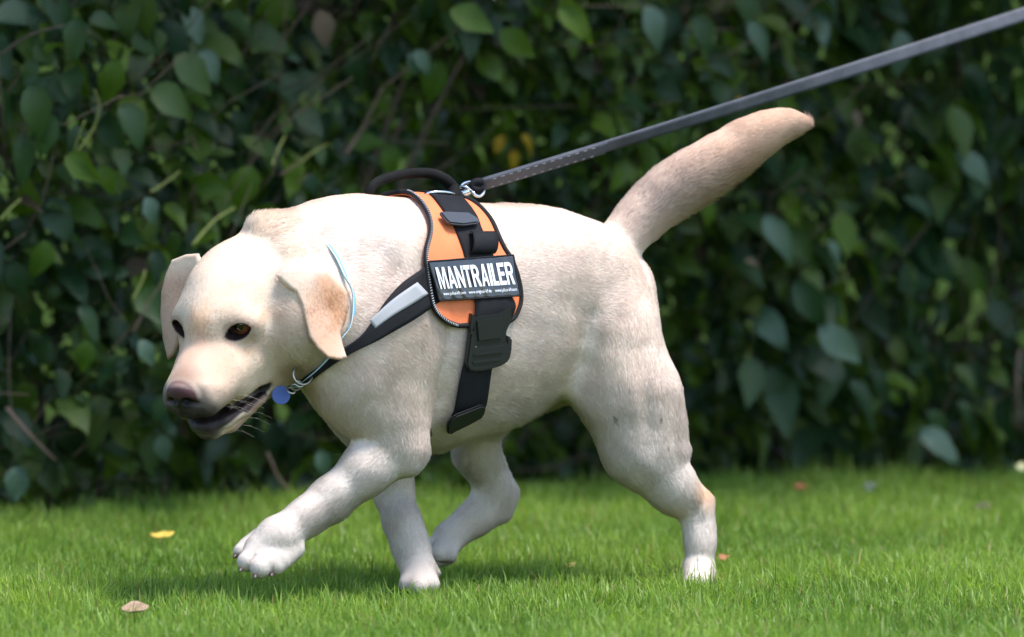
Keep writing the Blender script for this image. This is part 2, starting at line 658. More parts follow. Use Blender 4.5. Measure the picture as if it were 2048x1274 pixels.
# ------------------------------------------------------------------ the dog: an implicit body, polygonised once
PHI = math.radians(35)                     # the body's heading
AX = np.array((math.cos(PHI), math.sin(PHI), 0.0))      # nose to tail
LT = np.array((math.sin(PHI), -math.cos(PHI), 0.0))     # to the dog's left
UPV = np.array((0, 0, 1.0))


def YL(px, t):
    X = (px - 1000.0) / 1500.0
    s = (X - t * math.sin(PHI)) / math.cos(PHI)
    return s * math.sin(PHI) - t * math.cos(PHI)


def R(rpx, Y):
    return rpx * (Y + CAM_D) / F_PX


PRIMS = []
COAT = (0.79, 0.66, 0.575)


def prim(kind, k=0.03, flow=(0, 0, -1), hl=0.012, op='+', col=None, **d):
    d.update(kind=kind, k=k, flow=np.asarray(flow, float), hl=hl, op=op, col=col)
    PRIMS.append(d)
    return d


def cap(a, b, k=0.03, flow=None, hl=0.011, op='+', flat=None, fs=1.0, col=None):
    """a, b: (px, py, Y, radius in px). flat: axis along which the capsule is thinner by fs."""
    pa, pb = W(*a[:3]), W(*b[:3])
    ra, rb = R(a[3], a[2]), R(b[3], b[2])
    if flow is None:
        flow = (pb - pa) / (np.linalg.norm(pb - pa) + 1e-9)
    prim('cap', k, flow, hl, op, col, a=pa, b=pb, ra=ra, rb=rb, n=None if flat is None else np.asarray(flat, float) / np.linalg.norm(flat), fs=fs)


def chain(pts, **kw):
    for a, b in zip(pts[:-1], pts[1:]):
        cap(a, b, **kw)


def ell(c, rad, basis, k=0.03, flow=(0, 0, -1), hl=0.011, op='+', col=None):
    """c world centre, rad three radii, basis rows = axes."""
    prim('ell', k, flow, hl, op, col, c=np.asarray(c, float), r=np.asarray(rad, float), B=np.asarray(basis, float))


BODY_B = np.array((AX, LT, UPV))

# ---- trunk: a loft of (pixel x on the axis, top y, bottom y, half width)
LOFT = np.array([
    (560, 462, 660, .058), (590, 434, 712, .074), (620, 414, 760, .086), (660, 400, 818, .097), (700, 394, 868, .106),
    (760, 390, 902, .115), (830, 391, 908, .122), (900, 399, 893, .124), (960, 404, 872, .122), (1020, 405, 842, .117),
    (1080, 408, 808, .110), (1130, 418, 780, .103), (1170, 434, 765, .096), (1205, 468, 745, .088),
    (1232, 500, 718, .076)])
L_s, L_t, L_b, L_w = [], [], [], []
for px, ty, by, hw in catmull(LOFT, 90):
    Yc = YL(px, 0)
    T, Bt = W(px, ty, Yc), W(px, by, Yc)
    L_s.append(T.dot(AX))
    L_t.append(T[2])
    L_b.append(Bt[2])
    L_w.append(hw)
L_s, L_t, L_b, L_w = map(np.array, (L_s, L_t, L_b, L_w))
LAT0 = float(np.mean([W(px, 600, YL(px, 0)).dot(LT) for px in LOFT[:, 0]]))
prim('loft', 0.0, AX + 0.25 * np.array((0, 0, -1.0)), 0.013)

# ---- neck folds and scruff
cap((562, 466, -.20, 26), (523, 472, -.215, 33), k=.024, flow=AX * .6 + UPV * .5, hl=.016)
cap((560, 505, -.20, 60), (700, 490, -.13, 70), k=.04, flow=AX, hl=.013)
cap((600, 640, -.235, 105), (730, 660, -.19, 120), k=.06, flow=AX + np.array((0, 0, -.4)), hl=.013)
cap((682, 770, -.17, 42), (740, 845, -.14, 42), k=.045, flow=(.3, .1, -1), hl=.015)

# ---- near shoulder and foreleg (reaching forward, paw off the ground)
YS = YL(790, .085)
cap((800, 520, YS + .01, 60), (722, 770, YS - .01, 78), k=.045, flow=AX * .5 - UPV, hl=.012, flat=LT, fs=1.3)
cap((735, 770, YS - .01, 74), (795, 870, YS - .0, 54), k=.05, flow=AX * .5 - UPV, hl=.012, flat=LT, fs=1.15)
cap((824, 640, YS + .015, 64), (798, 860, YS - .004, 44), k=.035, flow=-UPV + AX * .2, hl=.012, flat=LT, fs=1.3)
fl = W(520, 1110, -.29) - W(800, 920, YS)
fl /= np.linalg.norm(fl)
cap((824, 900, YS - .005, 20), (826, 926, YS - .005, 19), k=.03, flow=-UPV, hl=.008)
chain([(790, 905, YS, 48), (730, 942, YS - .015, 46), (660, 996, -.23, 39), (610, 1034, -.25, 35)], k=.025, flow=fl, hl=.009)
cap((610, 1034, -.25, 35), (556, 1074, -.272, 38), k=.02, flow=fl, hl=.008)
cap((556, 1074, -.272, 38), (520, 1098, -.282, 33), k=.02, flow=fl, hl=.006)
cap((634, 1040, -.238, 12), (610, 1056, -.245, 9), k=.015, flow=fl, hl=.008)
TOES = ((483, 1103, -.262, 19), (494, 1123, -.296, 23), (521, 1136, -.305, 24), (551, 1131, -.294, 22))
for (x, y, Y, r) in TOES:
    cap((x + 40, y - 34, Y + .022, r * .95), (x + 12, y - 11, Y + .004, r * 1.0), k=.007, flow=fl, hl=.005)
    cap((x + 10, y - 9, Y + .003, r * .98), (x, y, Y - .003, r * .94), k=.0016, flow=fl, hl=.004)
cap((560, 1122, -.262, 18), (525, 1130, -.262, 18), k=.012, flow=fl, hl=.005, col=(.16, .11, .10))

# ---- far foreleg (standing)
YF = YL(815, -.075)
chain([(765, 760, YF, 74), (782, 900, YF, 50), (789, 985, YF, 36), (807, 1045, -.03, 32), (822, 1095, -.045, 31), (834, 1135, -.06, 35)], k=.025, flow=-UPV, hl=.009)
for (x, y, Y, r) in ((815, 1168, -.098, 20), (838, 1172, -.112, 21), (862, 1168, -.095, 20), (822, 1170, -.06, 20)):
    cap((838, 1138, -.06, 30), (x, y, Y, r), k=.008, flow=-UPV, hl=.006)
cap((868, 1142, -.055, 10), (876, 1146, -.055, 8), k=.01, flow=-UPV, hl=.006)

# ---- near hind leg (pushing off)
YH = YL(1250, .07)
cap((1190, 560, YH + .035, 74), (1222, 700, YH - .004, 92), k=.045, flow=(.15, 0, -1), hl=.012, flat=LT, fs=1.15)
cap((1228, 670, YH - .004, 90), (1256, 790, YH - .012, 88), k=.035, flow=(.15, 0, -1), hl=.012, flat=LT, fs=1.1)
cap((1235, 780, YH - .01, 62), (1262, 905, YH - .015, 50), k=.05, flow=(.25, 0, -1), hl=.012)
cap((1288, 790, YH, 68), (1322, 888, YH, 50), k=.05, flow=(.3, 0, -1), hl=.012)
cap((1270, 900, YH - .01, 58), (1345, 975, YH, 50), k=.04, flow=(.6, 0, -.8), hl=.010)
cap((1345, 975, YH, 45), (1388, 1018, YH + .01, 31), k=.022, flow=(.6, 0, -.8), hl=.009)
chain([(1338, 860, YH + .012, 20), (1370, 942, YH + .018, 13), (1408, 998, YH + .022, 14)], k=.014, flow=(.4, 0, -1), hl=.010)
cap((1404, 1008, YH + .02, 20), (1402, 1050, YH + .015, 30), k=.018, flow=(.0, 0, -1), hl=.008)
cap((1391, 1030, YH + .01, 24), (1400, 1085, YH + .005, 27), k=.016, flow=(0, 0, -1), hl=.008)
cap((1400, 1085, YH + .005, 27), (1400, 1140, YH, 29), k=.02, flow=(0, 0, -1), hl=.008)
for (x, y, Y, r) in ((1376, 1160, YH - .02, 17), (1384, 1164, YH - .05, 19), (1408, 1164, YH - .045, 19), (1417, 1160, YH - .01, 18)):
    cap((1397, 1138, YH, 30), (x, y, Y, r), k=.008, flow=-UPV, hl=.006)

# ---- far hind leg (swinging forward, paw tucked)
YG = YL(1120, -.07)
cap((1105, 625, YL(1105, -.055), 76), (1040, 752, YG + .0, 52), k=.05, flow=-UPV, hl=.011)
cap((1040, 752, YG, 52), (966, 812, YG - .03, 54), k=.05, flow=-UPV, hl=.011)
cap((955, 815, YG - .03, 56), (954, 905, YG - .01, 45), k=.03, flow=(.2, 0, -1), hl=.010)
cap((954, 905, YG - .01, 44), (990, 985, YG + .01, 35), k=.02, flow=(.4, 0, -1), hl=.009)
cap((990, 880, YG + .015, 11), (1027, 985, YG + .03, 12), k=.008, flow=(.3, 0, -1), hl=.008)
cap((1022, 984, YG + .025, 17), (1000, 1020, YG + .015, 28), k=.012, flow=(-.5, 0, -1), hl=.008)
fg = (-.8, 0, -.6)
chain([(990, 990, YG + .01, 35), (953, 1033, YG, 33), (898, 1075, YG - .015, 34)], k=.02, flow=fg, hl=.008)
for (x, y, Y, r) in ((866, 1090, YG - .02, 18), (877, 1107, YG - .045, 19), (898, 1108, YG - .04, 18), (886, 1114, YG - .0, 17)):
    cap((900, 1076, YG - .015, 28), (x, y, Y, r), k=.004, flow=fg, hl=.006)
cap((880, 1124, YG - .024, 13), (903, 1118, YG - .024, 12), k=.010, flow=fg, hl=.003, col=(.12, .085, .08))

# ---- sheath and belly fold
YB = YL(1120, .0)
cap((1095, 792, YB, 20), (1150, 778, YB + .01, 24), k=.03, flow=(-.6, 0, -.6), hl=.012, col=(.42, .26, .15))
cap((1150, 715, YL(1150, .05), 40), (1190, 755, YL(1190, .07), 38), k=.05, flow=(.2, 0, -1), hl=.013, flat=LT, fs=2.0)

# ---- tail
TLP = [(1225, 507, .075, 48), (1270, 449, .09, 47), (1340, 382, .10, 51), (1420, 330, .105, 50), (1500, 280, .11, 45), (1560, 253, .115, 34), (1598, 246, .115, 18)]
TLP[0] = (1215, 518, .075, 46)
chain([tuple(q) for q in catmull(TLP, 22)], k=.012, flow=None, hl=.016)

# ------------------------------------------------------------------ head in its own frame (millimetres: forward, left, up)
H_R = np.array((.87, -.49, -.03))       # left, as world (x, y, z)
H_U = np.array((-.24, -.44, .87))
H_F = np.array((-.43, -.75, -.49))
HM = np.array((H_F, H_R, H_U))
u_, s_, v_ = np.linalg.svd(HM)
HM = u_ @ v_                            # orthonormal rows: forward, left, up
H_F, H_R, H_U = HM
H_O = W(425, 652, -.28)


def hw(a, b, c):
    return H_O + (a * H_F + b * H_R + c * H_U) * 0.001


def hell(c, r, k=.015, pitch=0.0, yaw=0.0, flow=None, hl=.008, op='+', col=None):
    B = HM
    if pitch or yaw:
        cp, sp = math.cos(math.radians(pitch)), math.sin(math.radians(pitch))
        cy, sy = math.cos(math.radians(yaw)), math.sin(math.radians(yaw))
        f = H_F * cp * cy + H_R * sy * cp + H_U * sp
        l = H_R * cy - H_F * sy
        B = np.array((f, l, np.cross(f, l)))
    fl_ = -H_F if flow is None else flow
    ell(hw(*c), np.array(r) * .001, B, k, fl_, hl, op, col)


def hcap(a, b, ra, rb, k=.012, flow=None, hl=.007, op='+', flat=None, fs=1.0, col=None):
    pa, pb = hw(*a), hw(*b)
    prim('cap', k, -H_F if flow is None else flow, hl, op, col, a=pa, b=pb, ra=ra * .001, rb=rb * .001, n=flat, fs=fs)


hell((-62, 0, 8), (74, 64, 60), k=.02)
hell((-92, 0, 14), (56, 54, 50), k=.02, flow=-H_F, hl=.009)
hcap((-100, 0, -25), (-150, 0, -35), 70, 80, k=.03, flow=-H_F, hl=.011)
hell((-2, 0, 8), (36, 34, 30), k=.025)
for s in (-1, 1):
    hell((-17, s * 30, 13), (23, 24, 16), k=.020)
    hell((-42, s * 46, -34), (48, 27, 38), k=.022)
    hell((-50, s * 42, -74), (46, 28, 36), k=.025)
    hell((12, s * 28, -46), (34, 19, 20), k=.018)
    hcap((6, s * 30, -56), (84, s * 18, -58), 28, 22, k=.018, hl=.006)
    hcap((-8, s * 41, -78), (30, s * 32, -74), 15, 16, k=.012, hl=.006)
hcap((4, 0, -29), (82, 0, -43), 36, 28, k=.022, flat=H_R, fs=.92, hl=.006)
hcap((60, 0, -38), (84, 0, -46), 24, 22, k=.015, hl=.005)
hell((104, 0, -41), (13, 23, 21.5), k=.004, hl=.0, pitch=-8)
hell((98, 0, -62), (12, 15, 14), k=.01, hl=.004)
hcap((-70, 0, -84), (20, 0, -102), 36, 22, k=.03, hl=.010, flow=-H_F)
for s in (-1, 1):
    hcap((-54, s * 34, -100), (46, s * 17, -115), 22, 15, k=.02, hl=.007)
hcap((10, 0, -105), (68, 0, -110), 23, 18, k=.012, flat=H_R, fs=.80, hl=.006)
hcap((-90, 0, -70), (-150, 0, -80), 52, 62, k=.05, hl=.012, flow=-H_F - .3 * H_U)
# mouth: a gap between the lips and the lower jaw
for s in (-1, 1):
    hcap((-7, s * 52, -97), (8, s * 47, -98), 5, 9, k=.006, op='-')
    hcap((8, s * 47, -98), (34, s * 41, -98), 9, 7, k=.006, op='-')
    hcap((10, s * 44, -97), (66, s * 28, -95), 6, 5.5, k=.006, op='-')
    hcap((66, s * 28, -95), (92, s * 6, -91), 5.5, 5, k=.006, op='-')
hell((60, 0, -95), (34, 24, 6), k=.006, op='-')
# lower lips
for s in (-1, 1):
    chain_ = [(2, s * 47, -106, 6), (34, s * 38, -105, 7), (64, s * 24, -104, 7.5), (82, s * 9, -101, 7.5), (86, 0, -100, 7.5)]
    for a_, b_ in zip(chain_[:-1], chain_[1:]):
        hcap(a_[:3], b_[:3], a_[3], b_[3], k=.006, hl=.003)
# nostrils
for s in (-1, 1):
    hell((116, s * 11, -43), (9, 6.5, 5.5), k=.003, op='-', pitch=0, yaw=s * 30)
    hcap((112, s * 17, -46), (106, s * 22, -49), 3.6, 2.0, k=.004, op='-')
hcap((119, 0, -38), (112, 0, -64), 1.2, 1.2, k=.004, op='-')
# eyes
EYE_C, EYE_R = (-6, 40, -1), 15.0
EYE_AX = {}
for s in (-1, 1):
    e = np.array((.95, s * .27, .05))
    e /= np.linalg.norm(e)
    EYE_AX[s] = e
    c = np.array((EYE_C[0], s * EYE_C[1], EYE_C[2]))
    hell(tuple(c + np.array((-3, s * 3, 1))), (19, 22, 18), k=.014, hl=.004)
    prim('eyecut', .002, -H_F, .0, '-', None, c=hw(*c), ax=e[0] * H_F + e[1] * H_R + e[2] * H_U, s=s)


# ears: bent flaps cut out in their own plane
def ear(outline, base, nrm, bend, thick, k, flow):
    nrm = np.asarray(nrm, float)
    nrm /= np.linalg.norm(nrm)
    o, pts = W(*base), []
    for (px, py) in outline:
        a, d = ray(px, py)
        a, d = np.array(a), np.array(d)
        pts.append(a + d * ((o - a).dot(nrm) / d.dot(nrm)))
    vv = np.array((0, 0, -1.0)) - nrm * nrm.dot((0, 0, -1.0))
    vv /= np.linalg.norm(vv)
    uu = np.cross(vv, nrm)
    poly = np.array([((p - o).dot(uu), (p - o).dot(vv)) for p in pts])
    prim('ear', k, flow, .0040, '+', None, o=o, u=uu, v=vv, n=nrm, poly=poly, bend=bend, th=thick, pts=np.array(pts))


ear([(557, 551), (566, 540), (590, 538), (625, 540), (655, 545), (680, 572), (694, 586), (696, 610), (690, 640), (681, 668), (686, 690), (694, 716),
     (676, 721), (652, 718), (632, 700), (616, 676), (609, 645), (604, 612), (592, 584), (575, 570)],
    (620, 600, -.296), (.25, -.95, .18), (-1.2, .1), .0032, .006, (.15, 0, -1))
ear([(398, 506), (372, 508), (345, 519), (333, 548), (324, 585), (322, 633), (326, 680), (336, 721), (350, 712), (362, 690), (368, 640), (380, 585), (410, 540)],
    (360, 600, -.185), (-.55, -.82, .1), (1.0, .0), .0045, .008, (0, 0, -1))
# the ear's raised root
cap((580, 562, -.270, 17), (645, 578, -.256, 34), k=.03, flow=(.4, 0, -1), hl=.006)


# ------------------------------------------------------------------ evaluating the field
def eval_prim(p, P):
    kd = p['kind']
    if kd == 'cap':
        a, b = p['a'], p['b']
        if p['n'] is not None and p['fs'] != 1.0:
            n, f = p['n'], p['fs'] - 1.0
            P = P + ((P - a) @ n)[..., None] * (n * f)
            b = b + n * (f * (b - a).dot(n))
        ab = b - a
        L2 = ab.dot(ab) + 1e-12
        t = np.clip(((P - a) @ ab) / L2, 0, 1)
        d = P - a - t[..., None] * ab
        return np.sqrt((d * d).sum(-1)) - (p['ra'] + (p['rb'] - p['ra']) * t)
    if kd == 'ell':
        q = (P - p['c']) @ p['B'].T
        r = p['r']
        k0 = np.sqrt(((q / r) ** 2).sum(-1))
        k1 = np.sqrt(((q / (r * r)) ** 2).sum(-1)) + 1e-9
        return k0 * (k0 - 1.0) / k1
    if kd == 'loft':
        s = P @ AX
        t = P @ LT - LAT0
        sc = np.clip(s, L_s[0], L_s[-1])
        top, bot, w = np.interp(sc, L_s, L_t), np.interp(sc, L_s, L_b), np.interp(sc, L_s, L_w)
        zc = 0.5 * (top + bot) + .02
        z = P[..., 2] - zc
        h = np.where(z > 0, top - zc, zc - bot)
        e = 2.25
        k0 = (np.abs(t / w) ** e + np.abs(z / h) ** e) ** (1 / e)
        d = (k0 - 1) * np.minimum(w, .5 * (top - bot))
        ds = np.abs(s - sc)
        return np.where(ds > 0, (np.sqrt(k0 * k0 + (ds / .036) ** 2) - 1) * np.minimum(w, .5 * (top - bot)), d)
    if kd == 'eyecut':
        # an almond: two overlapping balls seen along the eye's axis
        q = P - p['c']
        ax = p['ax']
        side = np.cross(ax, H_U)
        side /= np.linalg.norm(side)
        up = np.cross(side, ax)
        h, x, y = q @ ax, q @ side, q @ up
        y = y + .10 * p['s'] * x
        rr, off = .0176, .0070
        d = np.maximum(np.sqrt(x * x + (y - off) ** 2), np.sqrt(x * x + (y + off) ** 2)) - rr
        return np.maximum(d, -h + .002)
    if kd == 'ear':
        q = P - p['o']
        x, y, h = q @ p['u'], q @ p['v'], q @ p['n']
        h = h - p['bend'][0] * x * x - p['bend'][1] * y - .0035 * np.sin(70 * x + 18 * y + 1.0) * np.clip(.5 + 9 * y, 0, 1)
        poly = p['poly']
        d2 = np.full(x.shape, 1e9)
        ins = np.zeros(x.shape, bool)
        n = len(poly)
        for i in range(n):
            ax_, ay_ = poly[i]
            bx, by = poly[(i + 1) % n]
            ex, ey = bx - ax_, by - ay_
            wx, wy = x - ax_, y - ay_
            t = np.clip((wx * ex + wy * ey) / (ex * ex + ey * ey + 1e-12), 0, 1)
            dx, dy = wx - ex * t, wy - ey * t
            d2 = np.minimum(d2, dx * dx + dy * dy)
            cnd = ((ay_ <= y) & (by > y)) | ((by <= y) & (ay_ > y))
            xi = ax_ + (y - ay_) / (ey if abs(ey) > 1e-12 else 1e-12) * ex
            ins ^= cnd & (x < xi)
        dd = np.sqrt(d2)
        dd = np.where(ins, -dd, dd) + p['th']
        return np.sqrt(np.maximum(dd, 0) ** 2 + h * h) - p['th'] + np.minimum(0, 0)
    raise ValueError(kd)


def prim_box(p):
    kd = p['kind']
    if kd == 'cap':
        a, b = p['a'], p['b']
        m = max(1.0, 1.0 / p['fs'] if p['n'] is not None else 1.0)
        lo = np.minimum(a - p['ra'] * m, b - p['rb'] * m)
        hi = np.maximum(a + p['ra'] * m, b + p['rb'] * m)
    elif kd == 'ell':
        r = p['r'].max()
        lo, hi = p['c'] - r, p['c'] + r
    elif kd == 'loft':
        return None
    elif kd == 'eyecut':
        lo, hi = p['c'] - .03, p['c'] + .03
    elif kd == 'ear':
        lo, hi = p['pts'].min(0) - .03, p['pts'].max(0) + .03
    m = p['k'] * 1.2 + .006
    return lo - m, hi + m


def axis_steps(lo, hi, flo, fhi, fine, coarse):
    out = list(np.arange(lo, flo, coarse)) + list(np.arange(flo, fhi, fine)) + list(np.arange(fhi, hi, coarse))
    return np.array(out)


gx = axis_steps(-.50, .43, -.475, -.205, .0015, .0042)
gy = axis_steps(-.46, .33, -.43, -.17, .0016, .0044)
gz = axis_steps(-.02, .68, .205, .505, .0015, .0044)
field = np.full((len(gx), len(gy), len(gz)), 0.3, np.float32)
for p in PRIMS:
    bx = prim_box(p)
    if bx is None:
        sl = (slice(0, len(gx)), slice(0, len(gy)), slice(0, len(gz)))
    else:
        lo, hi = bx
        sl = tuple(slice(max(0, np.searchsorted(g, l) - 1), np.searchsorted(g, h) + 1) for g, l, h in zip((gx, gy, gz), lo, hi))
    X, Y, Z = gx[sl[0]], gy[sl[1]], gz[sl[2]]
    if min(len(X), len(Y), len(Z)) == 0:
        continue
    for i0 in range(0, len(X), 48):           # in slabs, to keep memory low
        P = np.stack(np.meshgrid(X[i0:i0 + 48], Y, Z, indexing='ij'), -1)
        d = eval_prim(p, P)
        s2 = (slice(sl[0].start + i0, sl[0].start + i0 + len(P)), sl[1], sl[2])
        old = field[s2]
        k = max(p['k'], 1e-6)
        if p['op'] == '+':
            h = np.maximum(k - np.abs(old - d), 0) / k
            field[s2] = np.minimum(old, d) - h * h * k * .25
        else:
            h = np.maximum(k - np.abs(old + d), 0) / k
            field[s2] = np.maximum(old, -d) + h * h * k * .25


def surface_nets(f, xs, ys, zs):
    s = f < 0
    nx, ny, nz = f.shape
    cnt = np.zeros((nx - 1, ny - 1, nz - 1), np.uint8)
    for a in (0, 1):
        for b in (0, 1):
            for c in (0, 1):
                cnt += s[a:nx - 1 + a, b:ny - 1 + b, c:nz - 1 + c]
    act = (cnt > 0) & (cnt < 8)
    I, J, K = np.nonzero(act)
    idx = np.full(act.shape, -1, np.int32)
    idx[I, J, K] = np.arange(len(I))
    acc = np.zeros((len(I), 3))
    num = np.zeros(len(I))
    for axis in range(3):
        for a in (0, 1):
            for b in (0, 1):
                o0 = [0, 0, 0]
                oth = [q for q in range(3) if q != axis]
                o0[oth[0]], o0[oth[1]] = a, b
                o1 = list(o0)
                o1[axis] = 1
                f0 = f[I + o0[0], J + o0[1], K + o0[2]]
                f1 = f[I + o1[0], J + o1[1], K + o1[2]]
                m = (f0 < 0) != (f1 < 0)
                t = np.where(m, f0 / np.where(m, f0 - f1, 1), 0)
                p0 = np.stack([xs[I + o0[0]], ys[J + o0[1]], zs[K + o0[2]]], -1)
                p1 = np.stack([xs[I + o1[0]], ys[J + o1[1]], zs[K + o1[2]]], -1)
                acc += np.where(m[:, None], p0 + (p1 - p0) * t[:, None], 0)
                num += m
    V = acc / num[:, None]
    Q = []
    for axis in range(3):
        sl0 = [slice(1, -1)] * 3
        sl0[axis] = slice(0, -1)
        sl1 = list(sl0)
        sl1[axis] = slice(1, None)
        a, b = s[tuple(sl0)], s[tuple(sl1)]
        E = np.array(np.nonzero(a != b)).T
        fl_ = a[tuple(E.T)]
        for q in range(3):
            if q != axis:
                E[:, q] += 1
        u, w = [(1, 2), (2, 0), (0, 1)][axis]

        def cell(du, dw):
            c = E.copy()
            c[:, u] += du
            c[:, w] += dw
            return idx[c[:, 0], c[:, 1], c[:, 2]]
        q = np.stack([cell(-1, -1), cell(0, -1), cell(0, 0), cell(-1, 0)], -1)
        q[~fl_] = q[~fl_][:, ::-1]
        Q.append(q)
    return V, np.vstack(Q)


# leave room for the coat's own thickness: less on the head, more on the body
hx, hy, hz = [np.clip((np.abs(g - c) - r) / .05, 0, 1) for g, c, r in zip((gx, gy, gz), H_O, (.19, .14, .17))]
field += (.0004 + .0026 * np.maximum(np.maximum(hx[:, None, None], hy[None, :, None]), hz[None, None, :]) * np.clip((gz - .10) / .08, .2, 1)[None, None, :]).astype(np.float32)
DV, DQ = surface_nets(field, gx, gy, gz)
del field
# keep the largest shell (the body), drop stray bubbles
lab = np.arange(len(DV))
while True:
    m = np.minimum.reduce([lab[DQ[:, i]] for i in range(4)])
    new = lab.copy()
    for i in range(4):
        np.minimum.at(new, lab[DQ[:, i]], m)
    while True:
        nn = new[new]
        if (nn == new).all():
            break
        new = nn
    new = new[lab]
    if (new == lab).all():
        break
    lab = new
# ------------------------------------------------------------------ the dog's mesh, coat colours and fur
keep_lab = np.bincount(lab).argmax()
vk = lab == keep_lab
remap = np.cumsum(vk) - 1
DQ = remap[DQ[vk[DQ[:, 0]]]]
DV = DV[vk]
# light smoothing of the grid's stair steps
nb_sum = np.zeros_like(DV)
nb_cnt = np.zeros(len(DV))
for i in range(4):
    a, b = DQ[:, i], DQ[:, (i + 1) % 4]
    np.add.at(nb_sum, a, DV[b])
    np.add.at(nb_cnt, a, 1)
DV = DV * .6 + .4 * nb_sum / nb_cnt[:, None]


def vertex_normals(V, Q):
    n = np.cross(V[Q[:, 2]] - V[Q[:, 0]], V[Q[:, 3]] - V[Q[:, 1]])
    N = np.zeros_like(V)
    for i in range(4):
        np.add.at(N, Q[:, i], n)
    return N / (np.linalg.norm(N, axis=1)[:, None] + 1e-12)


DN = vertex_normals(DV, DQ)


def soft_noise(P, f, seed):
    """Smooth noise of about -1 to 1 from a few crossed sine waves."""
    r = np.random.default_rng(seed)
    out = np.zeros(P.shape[:-1])
    for _ in range(7):
        k = r.normal(size=3)
        k *= f * r.uniform(.6, 1.6) / np.linalg.norm(k)
        out += np.sin(P @ k + r.uniform(0, 6.28))
    return out / 3.2


def body_relief(P):
    """Muscle and loose skin: millimetres in or out."""
    q = to_px(P)
    out = .0010 * soft_noise(P, 55, 61) + .0004 * soft_noise(P, 130, 62)
    s_, z_ = P @ AX, P[:, 2]
    near = 1.0
    for (x0, y0, x1, y1, wdt, dep) in ((905, 640, 872, 850, 16, -.006), (770, 470, 700, 700, 26, -.003), (845, 470, 790, 650, 22, .0035), (1180, 640, 1150, 770, 20, -.006),
                                       (1120, 560, 1175, 660, 34, -.004), (640, 520, 700, 690, 14, -.0028), (600, 470, 650, 560, 12, -.0025), (1285, 700, 1300, 880, 20, -.0045),
                                       (1240, 880, 1330, 960, 16, .002), (745, 880, 690, 960, 12, -.002), (1395, 1015, 1400, 1060, 9, -.003), (965, 560, 955, 760, 22, -.0022), (1010, 560, 1000, 760, 22, .0018)):
        e = np.array((x1 - x0, y1 - y0), float)
        t = np.clip(((q[:, 0] - x0) * e[0] + (q[:, 1] - y0) * e[1]) / (e @ e), 0, 1)
        d = np.hypot(q[:, 0] - x0 - e[0] * t, q[:, 1] - y0 - e[1] * t)
        out += dep * np.exp(-(d / wdt) ** 2) * (P @ LT - LAT0 > 0) * np.sin(np.pi * np.clip(.15 + .7 * t, 0, 1))
    return out * np.clip((np.linalg.norm(P - W(425, 652, -.28), axis=1) - .17) / .05, 0, 1) * np.clip((P[:, 2] - .06) / .06, 0, 1)


DV = DV + DN * body_relief(DV)[:, None]
DN = vertex_normals(DV, DQ)


# which primitive each vertex belongs to: hair direction, length, own colour
wsum = np.zeros(len(DV))
flow = np.zeros((len(DV), 3))
hl = np.zeros(len(DV))
pcol = np.zeros((len(DV), 3))
legw = np.zeros(len(DV))
for p in PRIMS:
    if p['op'] == '-':
        continue
    bx = prim_box(p)
    if bx is None:
        sel = np.arange(len(DV))
    else:
        sel = np.nonzero(((DV > bx[0] - .01) & (DV < bx[1] + .01)).all(1))[0]
    if not len(sel):
        continue
    d = eval_prim(p, DV[sel])
    w = np.exp(-np.clip(d, -.006, 1) / .005)
    f = p['flow'] / (np.linalg.norm(p['flow']) + 1e-9)
    wsum[sel] += w
    flow[sel] += w[:, None] * f
    hl[sel] += w * p['hl']
    c = np.array(p['col'] if p['col'] else COAT)
    pcol[sel] += w[:, None] * c
flow /= wsum[:, None]
hl /= wsum
pcol /= wsum[:, None]

HL_ = (DV - H_O) @ HM.T * 1000.0             # head millimetres of every vertex
PX = to_px(DV)


def blob(c, r, soft=.35):
    """1 inside the head ellipsoid c, r (mm), 0 outside, soft edge."""
    k = np.sqrt((((HL_ - np.array(c)) / np.array(r)) ** 2).sum(1))
    return np.clip((1 + soft - k) / (2 * soft), 0, 1)


def paint(w, col, amount=1.0):
    global pcol
    w = (w * amount)[:, None]
    pcol = pcol * (1 - w) + np.array(col) * w


TAN = (.64, .40, .235)
n1 = soft_noise(DV, 30, 1)
n2 = soft_noise(DV, 90, 2)
paint(np.clip(.5 + .5 * n1, 0, 1), (.77, .60, .47), .35)
# greyer legs with shade put into the colour, darker saddle line and tail
low = np.clip((.30 - DV[:, 2]) / .12, 0, 1)
paint(low, (.66, .585, .525), .8)
backw = np.clip(1 - np.abs(DV @ LT - LAT0) / .05, 0, 1) * np.clip((DV[:, 2] - .44) / .06, 0, 1) * (PX[:, 0] > 560)
paint(backw, (.66, .47, .33), .5)
tailw = np.clip((PX[:, 0] - 1230) / 260, 0, 1) * (PX[:, 1] < 500) * (PX[:, 0] > 1190)
paint(tailw, (.68, .43, .27), .6)
paint(np.clip(1 - np.hypot((PX[:, 0] - 1412) / 34, (PX[:, 1] - 985) / 50), 0, 1), TAN, .9)
paint(np.clip(1.3 - np.hypot((PX[:, 0] - 525) / 40, (PX[:, 1] - 425) / 22), 0, 1), (.66, .46, .32), .7)
# a warmer head
hw_ = np.clip((.185 - np.linalg.norm(DV - (H_O + H_U * -.02 - H_F * .02), axis=1)) / .06, 0, 1)
paint(hw_, (.80, .62, .45), .60)
